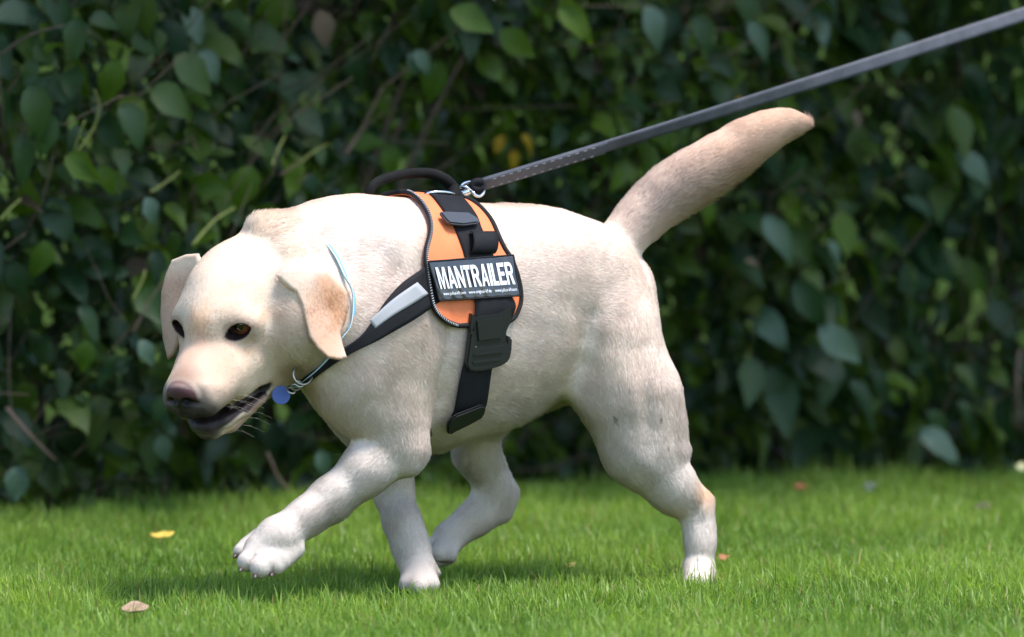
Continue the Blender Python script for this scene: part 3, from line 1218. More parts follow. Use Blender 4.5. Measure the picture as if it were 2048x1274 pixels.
# face
for s in (-1, 1):
    paint(blob((22, s * 7, 14), (26, 8, 20), .75) * np.clip(.65 + .5 * n2, 0, 1), (.76, .40, .18), .55)
    paint(blob((35, s * 24, -40), (32, 14, 22), .7), TAN, .62)
    paint(blob((-18, s * 44, -24), (16, 22, 9), .7), TAN, .62)
    paint(blob((-40, s * 62, 2), (30, 20, 6), .8), TAN, .6)
    paint(blob((-70, s * 52, -92), (40, 26, 22), .7), (.52, .37, .22), .7)
paint(blob((55, 0, -12), (52, 20, 18), .7), (.66, .40, .28), .8)
paint(blob((90, 0, -20), (14, 26, 11), .6), (.36, .21, .15), .7)
for s in (-1, 1):
    paint(blob((50, s * 30, -42), (40, 14, 26), .8), (.70, .46, .32), .55)
muz_noise = np.clip(.72 + .45 * n2, 0, 1)
for s in (-1, 1):
    paint(blob((95, s * 22, -58), (25, 26, 22), .35) * muz_noise, (.085, .064, .058), .95)
    paint(blob((72, s * 38, -70), (30, 20, 18), .6) * muz_noise, (.38, .27, .19), .65)
paint(blob((101, 0, -66), (20, 24, 18), .35), (.030, .023, .023), .93)
nose_w = blob((104, 0, -41), (18, 25, 22), .08)
paint(nose_w, (.070, .028, .031))
nose_low = nose_w * np.clip((-34 - HL_[:, 2] - .15 * np.abs(HL_[:, 1])) / 7, 0, 1)
paint(nose_low, (.022, .016, .017))
for s in (-1, 1):
    paint(blob((113, s * 12, -43), (8, 7.5, 6.5), .2), (.008, .006, .006))
# lips, the mouth's lining
mouth = np.zeros(len(DV))
for p in PRIMS:
    if p['op'] == '-' and p['kind'] != 'eyecut' and p['k'] == .006:
        d = eval_prim(p, DV)
        mouth = np.maximum(mouth, np.clip(1.0 - (d - .0012) / .0028, 0, 1))
mouth *= HL_[:, 2] < -78
paint(mouth, (.022, .014, .015))


HM_ = HL_.copy()
HM_[:, 1] = np.abs(HM_[:, 1])
PXM = to_px(H_O + (HM_ * .001) @ HM)                 # every head vertex brought over to the near side
HEADW = np.clip((.20 - np.linalg.norm(DV - H_O, axis=1)) / .02, 0, 1)


def px_mask(poly, soft, pts=None):
    P = PXM if pts is None else pts
    poly = np.array(poly, float)
    x, y = P[:, 0], P[:, 1]
    d2 = np.full(len(P), 1e9)
    ins = np.zeros(len(P), bool)
    for k in range(len(poly)):
        a, b = poly[k], poly[(k + 1) % len(poly)]
        e = b - a
        t = np.clip(((x - a[0]) * e[0] + (y - a[1]) * e[1]) / (e @ e + 1e-9), 0, 1)
        d2 = np.minimum(d2, (x - a[0] - e[0] * t) ** 2 + (y - a[1] - e[1] * t) ** 2)
        c = ((a[1] <= y) & (b[1] > y)) | ((b[1] <= y) & (a[1] > y))
        ins ^= c & (x < a[0] + (y - a[1]) * e[0] / (e[1] if abs(e[1]) > 1e-9 else 1e-9))
    d = np.where(ins, -1, 1) * np.sqrt(d2)
    return np.clip(.5 - d / (2 * soft), 0, 1)


lipline = HEADW * (HL_[:, 2] < -72)
mouth = np.maximum(mouth, px_mask([(382, 836), (443, 834), (471, 822), (486, 806), (506, 790), (528, 782), (527, 794), (505, 816), (481, 827), (463, 845), (440, 859), (418, 867), (398, 863), (386, 852)], 2.5) * lipline * (HL_[:, 0] > -12))
paint(mouth, (.020, .013, .014), .97)
paint(px_mask([(384, 845), (430, 856), (446, 856), (436, 872), (415, 884), (392, 874)], 5) * lipline, (.03, .022, .022), .85)
paint(px_mask([(452, 862), (504, 820), (528, 792), (560, 785), (520, 830), (480, 860), (450, 880)], 5) * lipline, (.62, .42, .32), .7)
paint(px_mask([(335, 800), (350, 815), (400, 815), (440, 834), (375, 836), (340, 826)], 5) * HEADW, (.035, .028, .027), .9)
paint(px_mask([(400, 800), (430, 808), (445, 826), (420, 834), (375, 834), (385, 815)], 8) * HEADW, (.09, .07, .064), .75)
paint(px_mask([(395, 770), (412, 775), (420, 800), (400, 812)], 7) * HEADW, (.13, .10, .09), .7)
# near cheek, eye corner, bridge, ears
paint(px_mask([(478, 690), (505, 684), (512, 702), (492, 714), (476, 704)], 8) * HEADW, (.62, .41, .26), .55)
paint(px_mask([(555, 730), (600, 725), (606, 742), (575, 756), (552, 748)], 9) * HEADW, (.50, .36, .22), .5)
paint(px_mask([(446, 652), (470, 640), (500, 640), (516, 652), (496, 672), (470, 684), (450, 682)], 6) * HEADW, (.40, .27, .22), .55)
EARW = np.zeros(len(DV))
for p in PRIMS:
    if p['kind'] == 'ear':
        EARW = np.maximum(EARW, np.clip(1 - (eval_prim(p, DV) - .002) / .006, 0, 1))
paint(EARW * px_mask([(612, 580), (650, 545), (696, 580), (698, 640), (684, 730), (630, 730), (600, 640)], 22, PX), (.72, .45, .30), .9)
paint(EARW * px_mask([(636, 560), (660, 548), (692, 585), (690, 640), (672, 650), (650, 610)], 10, PX), (.68, .36, .19), .75)
paint(EARW * (PX[:, 0] < 420) * np.clip((PX[:, 1] - 515) / 50, .15, 1), (.42, .27, .19), .85)  # far ear: shade painted into its colour, lighter at the top

# eye rims
eye_w = np.zeros(len(DV))
for p in PRIMS:
    if p['kind'] == 'eyecut':
        q = DV - p['c']
        near = np.linalg.norm(q, axis=1) < .034
        d = np.full(len(DV), 1.0)
        d[near] = eval_prim(p, DV[near])
        front = (q @ p['ax']) > -.004
        rim = np.clip(1 - (d - .0008) / .0014, 0, 1) * near * front
        paint(np.clip(1 - (d - .002) / .010, 0, 1) * near * front, (.40, .25, .17), .45)
        paint(rim, (.030, .019, .018))
        eye_w = np.maximum(eye_w, rim)
        inner = p['c'] + .019 * (-np.sign(p['s'])) * np.cross(p['ax'], H_U) * -1.0 * p['s'] * p['s']
# shade painted dark into the creases between the toes
dt = np.stack([np.linalg.norm(DV - W(x, y, Y), axis=1) - R(r, Y) for x, y, Y, r in TOES], -1)
so = np.sort(dt, 1)
crease = np.clip(1 - (so[:, 1] - so[:, 0]) / .0022, 0, 1) * (so[:, 0] < .004)
paint(crease, (.30, .20, .16), .85)
bald = np.clip(nose_w * 1.2 + mouth * 1.2 + eye_w * 1.2, 0, 1)
pads = np.clip((.25 - pcol.mean(1)) / .1, 0, 1) * (DV[:, 2] < .2)
bald = np.maximum(bald, pads)
# mud specks on the near thigh
for (sx, sy, sr) in ((1228, 834, 1.2), (1232, 842, 1), (1240, 848, 1.4), (1321, 833, .8), (1336, 892, .6)):
    paint((np.hypot(PX[:, 0] - sx, PX[:, 1] - sy) < sr + 1.5).astype(float) * (DV[:, 1] < .1), (.10, .07, .05))
pcol *= (1 + .04 * n2)[:, None]
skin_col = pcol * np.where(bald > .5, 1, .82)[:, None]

dog_m = Mat('dog_coat', COAT, .75, spec=.25)
at = dog_m.n('ShaderNodeAttribute', attribute_name='coat')
dog_m.l(at.outputs['Color'], dog_m.b.inputs['Base Color'])
at2 = dog_m.n('ShaderNodeAttribute', attribute_name='bald')
mr = dog_m.n('ShaderNodeMapRange')
mr.inputs['To Min'].default_value = .8
mr.inputs['To Max'].default_value = .38
dog_m.l(at2.outputs['Fac'], mr.inputs['Value'])
dog_m.l(mr.outputs[0], dog_m.b.inputs['Roughness'])
vor = dog_m.n('ShaderNodeTexVoronoi')
vor.inputs['Scale'].default_value = 620
tcn = dog_m.n('ShaderNodeTexCoord')
dog_m.l(tcn.outputs['Object'], vor.inputs['Vector'])
mul = dog_m.n('ShaderNodeMath', operation='MULTIPLY')
dog_m.l(vor.outputs['Distance'], mul.inputs[0])
dog_m.l(at2.outputs['Fac'], mul.inputs[1])
dog_m.bump(mul.outputs[0], .5, .0012)

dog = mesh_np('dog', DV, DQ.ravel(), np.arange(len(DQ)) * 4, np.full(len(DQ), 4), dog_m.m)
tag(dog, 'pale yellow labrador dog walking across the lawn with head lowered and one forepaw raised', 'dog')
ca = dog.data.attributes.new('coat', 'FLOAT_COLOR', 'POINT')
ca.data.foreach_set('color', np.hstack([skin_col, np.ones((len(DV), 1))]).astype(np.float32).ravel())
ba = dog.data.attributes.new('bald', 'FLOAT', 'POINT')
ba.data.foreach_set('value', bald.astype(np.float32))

ear_near = np.zeros(len(DV), bool)
for p in PRIMS:
    if p['kind'] == 'ear':
        bx = prim_box(p)
        sel = np.nonzero(((DV > bx[0]) & (DV < bx[1])).all(1))[0]
        ear_near[sel] |= eval_prim(p, DV[sel]) < .0045
DVv = [Vector(v) for v in DV]
# the body without its ears: what straps lie on
BVH = BVHTree.FromPolygons(DVv, [tuple(q) for q in DQ[~ear_near[DQ].any(1)].tolist()], all_triangles=False)


def hit(px, py):
    """First point of the dog's skin along the camera's ray through a pixel, and its normal."""
    o, d = ray(px, py)
    h = BVH.ray_cast(o, d)
    return (None, None) if h[0] is None else (np.array(h[0]), np.array(h[1]))


# ---- eyes
def eye_material():
    m = Mat('eye_brown', (.03, .015, .008), .06, spec=.6)
    at = m.n('ShaderNodeAttribute', attribute_name='ring')
    c = m.ramp(at.outputs['Fac'], [(.0, (.004, .003, .003)), (.215, (.004, .003, .003)), (.26, (.19, .062, .022)), (.50, (.25, .085, .032)),
                                   (.56, (.03, .014, .009)), (.62, (.03, .015, .010)), (.70, (.11, .065, .05))])
    m.l(c, m.b.inputs['Base Color'])
    m.b.inputs['Coat Weight'].default_value = .6
    m.b.inputs['Coat Roughness'].default_value = .02
    return m.m


EYE_M = eye_material()
for p in PRIMS:
    if p['kind'] != 'eyecut':
        continue
    s = p['s']
    gaze = Vector(p['ax'] * .55 + np.array((-.30, -.85, .05)) * .7).normalized()
    bm = bmesh.new()
    bmesh.ops.create_uvsphere(bm, u_segments=40, v_segments=28, radius=.0148)
    me = bpy.data.meshes.new('eye')
    Rq = gaze.to_track_quat('Z', 'Y').to_matrix()
    ring = []
    for v in bm.verts:
        z = max(-1, min(1, v.co.z / .0148))
        ring.append(math.acos(z) / math.pi * 1.55)
        if z > .78:
            v.co *= 1 + .06 * (z - .78) / .22
        v.co = Rq @ v.co + Vector(p['c'] + p['ax'] * -.005)
    bm.to_mesh(me)
    bm.free()
    me.polygons.foreach_set('use_smooth', np.ones(len(me.polygons), bool))
    a = me.attributes.new('ring', 'FLOAT', 'POINT')
    a.data.foreach_set('value', np.array(ring, np.float32))
    me.materials.append(EYE_M)
    link(bpy.data.objects.new('eye', me), dog)

# ---- lower teeth, claws
TOOTH_M = Mat('tooth_ivory', (.24, .19, .13), .35).m
g = Geo()
for i, b in enumerate(np.linspace(-16, 30, 11)):
    a = 82 - (b * b) / 40.0
    hgt = 3.4 if abs(b) < 13 else 4.5
    g.add(tube_geo([hw(a, b * .72, -106), hw(a + 1, b * .72, -101), hw(a + 1.5, b * .72, -101 + hgt - 3)], [.0026, .0022, .0009], 7))
g.obj('teeth', TOOTH_M, dog)
CLAW_M = Mat('claw_horn', (.07, .05, .045), .4).m
for (x, y, Y, dx, dy) in ((470, 1112, -.277, -6, 8), (481, 1140, -.318, -4, 9), (510, 1153, -.324, -2, 9), (543, 1150, -.312, 0, 8)):
    c = W(x, y, Y)
    e = W(x + dx * .6, y + dy * .55, Y - .005)
    V, Fc = tube_geo([c + (c - e) * .6, c, (c + e) / 2 + np.array((0, -.001, 0)), e], [.0034, .003, .002, .0005], 8)
    mesh_obj('claw', V, Fc, CLAW_M, dog)


# whiskers: fine pale bristles on the lips
g = Geo()
for (a, b, c, l) in ((70, 36, -64, 46), (62, 38, -70, 52), (54, 40, -66, 48), (46, 41, -74, 44), (76, 34, -72, 40), (66, 36, -78, 40), (40, 40, -112, 36), (52, 34, -116, 38), (30, 42, -110, 34), (60, 30, -120, 30)):
    b0 = hw(a, b * .92, c)
    d = (np.array((-.45, .75, -.45)) @ HM)
    e = b0 + d * l * .001
    g.add(tube_geo([b0, b0 + d * l * .0005 + np.array((0, 0, .001)), e - np.array((0, 0, .004))], [.00008, .00007, .00004], 4))
g.obj('whiskers', Mat('whisker_hair', (.75, .66, .55), .4).m, dog)['kind'] = 'stuff'
# ------------------------------------------------------------------ harness, collar and leash
def skin(px, py):
    """Skin point and normal under a pixel of the near side; by the spine the nearest skin point."""
    p, n = hit(px, py)
    if p is not None and (p @ LT) - LAT0 < -.01:
        p = None                                     # went past the near side
    if p is None or n.dot((0, -1, .1)) < .10:
        q = Vector(W(px, py, YL(px, 0) if py < 450 else YL(px, .10)))
        l, nn, _, _ = BVH.find_nearest(q)
        if p is None:
            return np.array(l), np.array(nn)
    return p, n


def skin_smooth(px, py, r=5):
    P, N = [], []
    for dx, dy in ((0, 0), (-r, 0), (r, 0), (0, -r), (0, r)):
        p, n = skin(px + dx, py + dy)
        if dx == 0 and dy == 0:
            p0 = p
        N.append(n)
    n = np.mean(N, 0)
    return p0, n / np.linalg.norm(n)


def mirror(P):
    t = P @ LT - LAT0
    return P - 2 * np.multiply.outer(t, LT)


def drape(rows, ncol, nrow, off, both=True, spine=False):
    """rows: ((px, py) one edge, (px, py) other edge). Returns a grid of points laid on the skin plus normals; with both, the
    mirrored half on the far side is joined on at the first row (spine) or stands at its end."""
    R_ = catmull([(a[0], a[1], b[0], b[1]) for a, b in rows], nrow)
    off = np.interp(np.linspace(0, 1, nrow), np.linspace(0, 1, len(np.atleast_1d(off))), np.atleast_1d(off))
    G = np.zeros((nrow, ncol, 3))
    N = np.zeros((nrow, ncol, 3))
    for i in range(nrow):
        for j in range(ncol):
            u = j / (ncol - 1)
            x, y = R_[i, 0] + (R_[i, 2] - R_[i, 0]) * u, R_[i, 1] + (R_[i, 3] - R_[i, 1]) * u
            G[i, j], N[i, j] = skin_smooth(x, y)
    if spine:                                        # first row exactly on the sagittal plane, found from above
        for j in range(ncol):
            q = G[0, j] - LT * ((G[0, j] @ LT) - LAT0)
            h = BVH.ray_cast(Vector((q[0], q[1], 1.2)), Vector((0, 0, -1)))
            if h[0] is not None:
                G[0, j], N[0, j] = np.array(h[0]), (0, 0, 1)
    for _ in range(3):                               # iron out
        for A in (G, N):
            A[1:-1] = .5 * A[1:-1] + .25 * (A[:-2] + A[2:])
            A[:, 1:-1] = .5 * A[:, 1:-1] + .25 * (A[:, :-2] + A[:, 2:])
    N /= np.linalg.norm(N, axis=2)[..., None]
    G = G + N * off[:, None, None]
    if both:
        Gm, Nm = np.zeros_like(G), np.zeros_like(N)
        for i in range(nrow):
            for j in range(ncol):
                q = mirror(G[i, j])
                l, nn, _, dist = BVH.find_nearest(Vector(q))
                nm = N[i, j] - 2 * N[i, j].dot(LT) * LT
                Gm[i, j], Nm[i, j] = np.array(l) + nm * off[i], nm
        if spine:
            G = np.concatenate([Gm[:0:-1], G], 0)
            N = np.concatenate([Nm[:0:-1], N], 0)
        else:
            G = np.concatenate([Gm, G[::-1]], 0)
            N = np.concatenate([Nm, N[::-1]], 0)
    return G, N


def plate(name, outline, thick, off, mat, parent, bevel=.0012, tilt=None, nrm=None):
    """A flat hard piece cut to a pixel outline, lying off metres above the skin."""
    c = np.mean(outline, 0)
    p0, n0 = skin_smooth(c[0], c[1], 12)
    if nrm is not None:
        n0 = np.asarray(nrm, float) / np.linalg.norm(nrm)
    o = p0 + n0 * off
    bm = bmesh.new()
    vs = []
    for (px, py) in outline:
        a, d = ray(px, py)
        a, d = np.array(a), np.array(d)
        vs.append(bm.verts.new(a + d * ((o - a).dot(n0) / d.dot(n0))))
    f = bm.faces.new(vs)
    f.normal_update()
    if f.normal.dot(Vector(n0)) < 0:
        f.normal_flip()
    r = bmesh.ops.extrude_face_region(bm, geom=[f])
    for v in [e for e in r['geom'] if isinstance(e, bmesh.types.BMVert)]:
        v.co += Vector(n0) * thick
    bmesh.ops.recalc_face_normals(bm, faces=bm.faces)
    if bevel:
        bmesh.ops.bevel(bm, geom=list(bm.edges), offset=bevel, segments=2, affect='EDGES', clamp_overlap=True)
    me = bpy.data.meshes.new(name)
    bm.to_mesh(me)
    bm.free()
    me.materials.append(mat)
    return link(bpy.data.objects.new(name, me), parent), o + n0 * thick, n0


def weave_mat(name, col, scale=900, rough=.75, spec=.3, var=.25):
    m = Mat(name, col, rough, spec=spec)
    n = m.noise(35, 4)
    c = np.array(col)
    m.l(m.ramp(n, [(.3, tuple(c * (1 - var))), (.7, tuple(c * (1 + var)))]), m.b.inputs['Base Color'])
    m.bump(m.noise(scale, 2), .5, .001)
    return m.m


ORANGE = weave_mat('orange_cordura', (.86, .225, .085), 1400, .62, .35, .07)
WEB = weave_mat('black_webbing', (.011, .011, .013), 1500, .7, .2, .3)
PIPE = weave_mat('black_piping', (.010, .010, .011), 1500, .7, .3, .3)
ROPE = weave_mat('black_rope', (.010, .0095, .009), 1100, .8, .15, .4)
PLASTIC = Mat('black_plastic', (.012, .013, .013), .36, spec=.5).m
GREYPL = Mat('grey_plastic', (.05, .052, .056), .30, spec=.6).m
SILVER = Mat('reflective_tape', (.36, .36, .37), .6, metal=0, spec=.3).m
STITCH = Mat('white_stitch', (.72, .72, .74), .5).m
CHROME = Mat('chrome_steel', (.78, .78, .80), .14, metal=1.0).m

harness = empty('dog_harness', W(930, 560, YL(930, .1)))
HLOC = np.array(harness.location)
tag(harness, 'orange and black working dog harness strapped round the labrador\'s chest', 'harness')


def hobj(name, V, Fc, mat, parent=harness, smooth=True):
    V = np.asarray(V, float)
    if parent is harness:
        V = V - HLOC
    return mesh_obj(name, V, Fc, mat, parent, smooth)


PANEL = [((800, 388), (912, 400)), ((822, 398), (944, 414)), ((842, 416), (964, 431)), ((854, 442), (980, 452)), ((854, 470), (991, 478)),
         ((845, 497), (1004, 505)), ((843, 522), (1016, 520)), ((847, 555), (1030, 560)), ((853, 595), (1035, 598)), ((862, 624), (1029, 618)),
         ((884, 643), (1021, 634)), ((912, 651), (1006, 645))]
G, N = drape(PANEL, 22, 40, .0035, True, True)
V, Fc = sheet_geo(G, N, .0045)
panel = hobj('saddle_panel', V, Fc, ORANGE)
GO = G + N * .0045
# piping along the panel's edges
front, rear = GO[:, 0], GO[:, -1]
edge = np.vstack([front, GO[-1, 1:-1], rear[::-1], GO[0, -2:0:-1]])
V, Fc = tube_geo(edge, .0034, 8, closed=True)
hobj('piping', V, Fc, PIPE)
# white stitches on the front edge
g = Geo()
half = len(front) // 2
fr = catmull(front[half + 2:], 150)
frn = catmull(N[half + 2:, 0], 150)
for i in range(2, 148, 2):
    d = (fr[i + 1] - fr[i])
    b = np.cross(d, frn[i])
    b /= np.linalg.norm(b)
    c = fr[i] + frn[i] * .0030 - b * 0
    g.add(tube_geo([c - b * .0016 - d * .2, c + b * .0016 + d * .2], [.0005, .0005], 5))
o = hobj('stitching', g.V, g.F, STITCH)
o['kind'] = 'stuff'

# strap over the back
BACK = [((838, 388), (914, 399)), ((860, 404), (924, 411)), ((874, 422), (938, 428)), ((889, 442), (950, 447)), ((902, 462), (954, 462)), ((913, 488), (966, 488)),
        ((922, 514), (978, 514)), ((932, 560), (990, 560)), ((941, 602), (1014, 600)), ((940, 622), (1016, 616)), ((934, 660), (1004, 655))]
G, N = drape(BACK, 9, 40, [.0085, .0085, .0085, .0085, .0085, .0085, .0085, .0085, .0115, .013, .011], True, True)
V, Fc = sheet_geo(G, N, .0024)
hobj('back_strap', V, Fc, WEB)
# girth strap below the buckle, on round the chest
GIRTH = [((926, 712), (986, 708)), ((920, 735), (979, 733)), ((912, 775), (973, 770)), ((905, 817), (966, 808)), ((898, 846), (956, 838)), ((892, 868), (948, 856)), ((890, 884), (940, 872)), ((896, 896), (936, 884))]
G, N = drape(GIRTH, 8, 26, [.006, .006, .006, .006, -.006, -.012, -.014, -.014], True, False)
V, Fc = sheet_geo(G, N, .0024)
hobj('girth_strap', V, Fc, WEB)
# chest strap, narrowing towards the breast
CHEST = [((872, 530), (892, 600)), ((851, 530), (872, 603)), ((825, 549), (845, 625)), ((797, 573), (812, 645)), ((772, 600), (790, 658)), ((748, 634), (752, 681)),
         ((722, 670), (724, 694)), ((689, 692), (694, 709)), ((655, 716), (660, 731)), ((622, 742), (628, 756)), ((600, 758), (606, 770))]
G, N = drape(CHEST, 9, 44, [.006, .006, .005, .005, .0045, .004, .004, .0035, .003, .003], True, False)
V, Fc = sheet_geo(G, N, .0026)
hobj('chest_strap', V, Fc, WEB)
STRIPE = [((826, 567), (847, 589)), ((800, 588), (818, 608)), ((775, 608), (790, 627)), ((752, 628), (764, 645)), ((736, 642), (748, 657))]
G, N = drape(STRIPE, 6, 14, [.0087, .0084, .0080, .0072, .0062], False)
V, Fc = sheet_geo(G, N, .0006)
hobj('reflective_stripe', V, Fc, SILVER)

# the velcro label with its lettering
TL, TR, BR, BL = (854, 525), (1023, 512), (1038, 593), (876, 603)
nu, nv = 25, 11
TL, TR, BR, BL = [(x - 11, y + 2) for x, y in (TL, TR, BR, BL)]
LG = np.zeros((nv, nu, 3))
LN = np.zeros((nv, nu, 3))
A_, B_ = [], []
for i in range(nv):
    for j in range(nu):
        u, v = j / (nu - 1), i / (nv - 1)
        q = (1 - v) * ((1 - u) * np.array(TL) + u * np.array(TR)) + v * ((1 - u) * np.array(BL) + u * np.array(BR))
        p, n = skin_smooth(*q)
        LG[i, j], LN[i, j] = p, n
        A_.append((1, u, v, u * u, u * v, v * v))
A_ = np.array(A_)
n_avg = LN.reshape(-1, 3).mean(0)
n_avg /= np.linalg.norm(n_avg)
coef = np.linalg.lstsq(A_, LG.reshape(-1, 3), rcond=None)[0]
coef_ok = coef


def patch(u, v, off=0.0):
    """A point of the label's face; u to the right, v down."""
    u, v = np.asarray(u, float), np.asarray(v, float)
    B = np.stack([np.ones_like(u), u, v, u * u, u * v, v * v], -1)
    wr = .0007 * np.sin(21 * u + 3 * v) * np.sin(2.2 * v + 1) + .0005 * np.sin(47 * u - 9 * v)
    return B @ coef_ok + n_avg * (.0158 + off + wr)[..., None]


uu, vv = np.meshgrid(np.linspace(0, 1, 81), np.linspace(0, 1, 25))
PG = patch(uu, vv)
VINYL = Mat('label_vinyl', (.013, .013, .015), .33, spec=.6)
VINYL.b.inputs['Coat Weight'].default_value = .8
VINYL.b.inputs['Coat Roughness'].default_value = .16
VINYL.bump(VINYL.noise(60, 2), .25, .003)
V, Fc = sheet_geo(PG, np.broadcast_to(n_avg, PG.shape) * 1.0, -.0025)
label = hobj('label_patch', V, Fc, VINYL.m)
per = np.vstack([PG[0], PG[1:, -1], PG[-1, -2::-1], PG[-2:0:-1, 0]])
V, Fc = tube_geo(per, .0012, 6, closed=True)
mesh_obj('label_border', np.array(V) - HLOC, Fc, PIPE, label)

# letters as pieces of strips: (x0, y0, x1, y1, ...) quads in a 0..1 box, y down
def bar(x0, y0, x1, y1):
    return [(x0, y0), (x1, y0), (x1, y1), (x0, y1)]


def arc(cx, cy, rx, ry, a0, a1, tx, ty, n=8):
    out = []
    for k in range(n):
        b0, b1 = a0 + (a1 - a0) * k / n, a0 + (a1 - a0) * (k + 1) / n
        f = lambda b, s: (cx + (rx - s * tx) * math.cos(b), cy + (ry - s * ty) * math.sin(b))
        out.append([f(b0, 0), f(b1, 0), f(b1, 1), f(b0, 1)])
    return out


T_ = .29
def letter_R():
    return [bar(0, 0, T_, 1), bar(T_, 0, .58, .17), bar(T_, .42, .58, .58), *arc(.58, .29, .40, .29, -math.pi / 2, math.pi / 2, T_, .15),
            [(.42, .56), (.72, .53), (1.02, 1), (.70, 1)]]


GLYPH = {
    'M': (1.28, [bar(0, 0, .19, 1), bar(.81, 0, 1, 1), [(.19, 0), (.27, 0), (.57, 1), (.43, 1), (.19, .22)], [(.73, 0), (.81, 0), (.81, .22), (.57, 1), (.43, 1)]]),
    'A': (1.06, [[(.36, 0), (.50, 0), (.50, .22), (.25, 1), (0, 1)], [(.50, 0), (.64, 0), (1, 1), (.75, 1), (.50, .22)], bar(.32, .62, .68, .78)]),
    'N': (1.04, [bar(0, 0, .25, 1), bar(.75, 0, 1, 1), [(.25, 0), (.27, 0), (.75, .64), (.75, 1), (.73, 1), (.25, .36)]]),
    'T': (.92, [bar(0, 0, 1, .19), bar(.34, .19, .66, 1)]),
    'R': (1.03, letter_R()),
    'I': (.32, [bar(0, 0, 1, 1)]),
    'L': (.80, [bar(0, 0, .38, 1), bar(.38, .81, 1, 1)]),
    'E': (.86, [bar(0, 0, .36, 1), bar(.36, 0, 1, .18), bar(.36, .41, .93, .58), bar(.36, .82, 1, 1)]),
}
text = 'MANTRAILER'
gapw = .10
tot = sum(GLYPH[c][0] for c in text) + gapw * (len(text) - 1)
u0, u1, v0, v1 = .045, .955, .165, .715
g = Geo()
x = 0.0
for c in text:
    wd, quads = GLYPH[c]
    for qd in quads:
        # split long pieces so that they follow the label's bend
        pts = np.array(qd)
        U = u0 + (u1 - u0) * (x + pts[:, 0] * wd) / tot
        Vv = v0 + (v1 - v0) * pts[:, 1]
        P = patch(U, Vv, .0013)
        g.add(([tuple(p) for p in P], [tuple(range(len(P)))]))
    x += wd + gapw
PRINT = Mat('white_print', (.80, .80, .82), .45).m
o = mesh_obj('lettering', np.array(g.V) - HLOC, g.F, PRINT, label, smooth=False)


def small_text(body, ua, ub, v_base, hgt, off=.0011):
    cu = bpy.data.curves.new('print', 'FONT')
    cu.body = body
    cu.resolution_u = 2
    cu.offset = .012
    tmp = bpy.data.objects.new('print', cu)
    COL.objects.link(tmp)
    bpy.context.view_layer.update()
    me = bpy.data.meshes.new_from_object(tmp.evaluated_get(bpy.context.evaluated_depsgraph_get()))
    bpy.data.objects.remove(tmp)
    co = np.array([v.co[:] for v in me.vertices])
    x0, x1 = co[:, 0].min(), co[:, 0].max()
    P = patch(ua + (ub - ua) * (co[:, 0] - x0) / (x1 - x0), v_base - hgt * co[:, 1], off)
    return [tuple(p) for p in P], [tuple(p.vertices) for p in me.polygons]


g = Geo()
g.add(small_text('www.julius-k9.com', .06, .335, .875, .115))
g.add(small_text('www.original-k9.de', .375, .655, .875, .115))
g.add(small_text('www.julius-k9.com', .695, .965, .875, .115))
mesh_obj('web_address', np.array(g.V) - HLOC, g.F, PRINT, label, smooth=False)

# buckle, sliders, loop
def rel(o):
    o.data.transform(Matrix.Translation(Vector(-HLOC)))
    return o


bk, bo, bn = plate('buckle', [(926, 726), (935, 657), (943, 672), (947, 690), (1006, 684), (1006, 668), (1018, 674), (1017, 700), (1012, 719), (1000, 728), (983, 734), (962, 739), (944, 741), (931, 738)], .011, .008, PLASTIC, harness, .002)
rel(bk)
for nm, outl, th, off, mt in (
        ('buckle_frame', [(937, 625), (945, 631), (990, 627), (1010, 617), (1018, 614), (1018, 640), (1008, 660), (1006, 690), (946, 694), (942, 676), (934, 656)], .0085, .0095, PLASTIC),
        ('buckle_tongue', [(952, 640), (1004, 633), (1003, 676), (956, 682)], .0025, .0180, PLASTIC),
        ('release_rib', [(946, 706), (1005, 699), (1006, 706), (946, 713)], .0022, .0185, PLASTIC),
        ('release_rib', [(944, 722), (1002, 715), (1001, 722), (944, 729)], .0022, .0185, PLASTIC)):
    q, _, _ = plate(nm, outl, th, off, mt, bk if 'rib' in nm or nm == 'buckle_tongue' else harness, .001, nrm=bn)
    rel(q)
q, _, _ = plate('girth_slider', [(891, 846), (898, 835), (909, 826), (935, 816), (960, 806), (968, 808), (968, 820), (961, 832), (936, 846), (909, 859), (897, 866), (891, 862)], .006, .007, PLASTIC, harness, .0022)
rel(q)
q, _, _ = plate('back_slider', [(876, 429), (885, 428), (934, 430), (956, 444), (955, 451), (925, 455), (897, 452), (888, 444)], .006, .011, GREYPL, harness, .002)
rel(q)
# a standing loop of webbing above the label
base = [skin_smooth(x, 516)[0] for x in (930, 977)]
g = Geo()
Gl, Nl = [], []
for t in np.linspace(0, 1, 14):
    a = math.pi * t
    row = []
    for s in np.linspace(0, 1, 6):
        p, n = skin_smooth(929 + 49 * s, 514 - 20 * (1 - math.cos(a)))
        row.append(p + n * (.012 + .0105 * math.sin(a)))
    Gl.append(row)
Gl = np.array(Gl)
Nl = np.zeros_like(Gl)
Nl[:] = n_avg
V, Fc = sheet_geo(Gl, Nl, .0022)
hobj('webbing_loop', V, Fc, WEB)

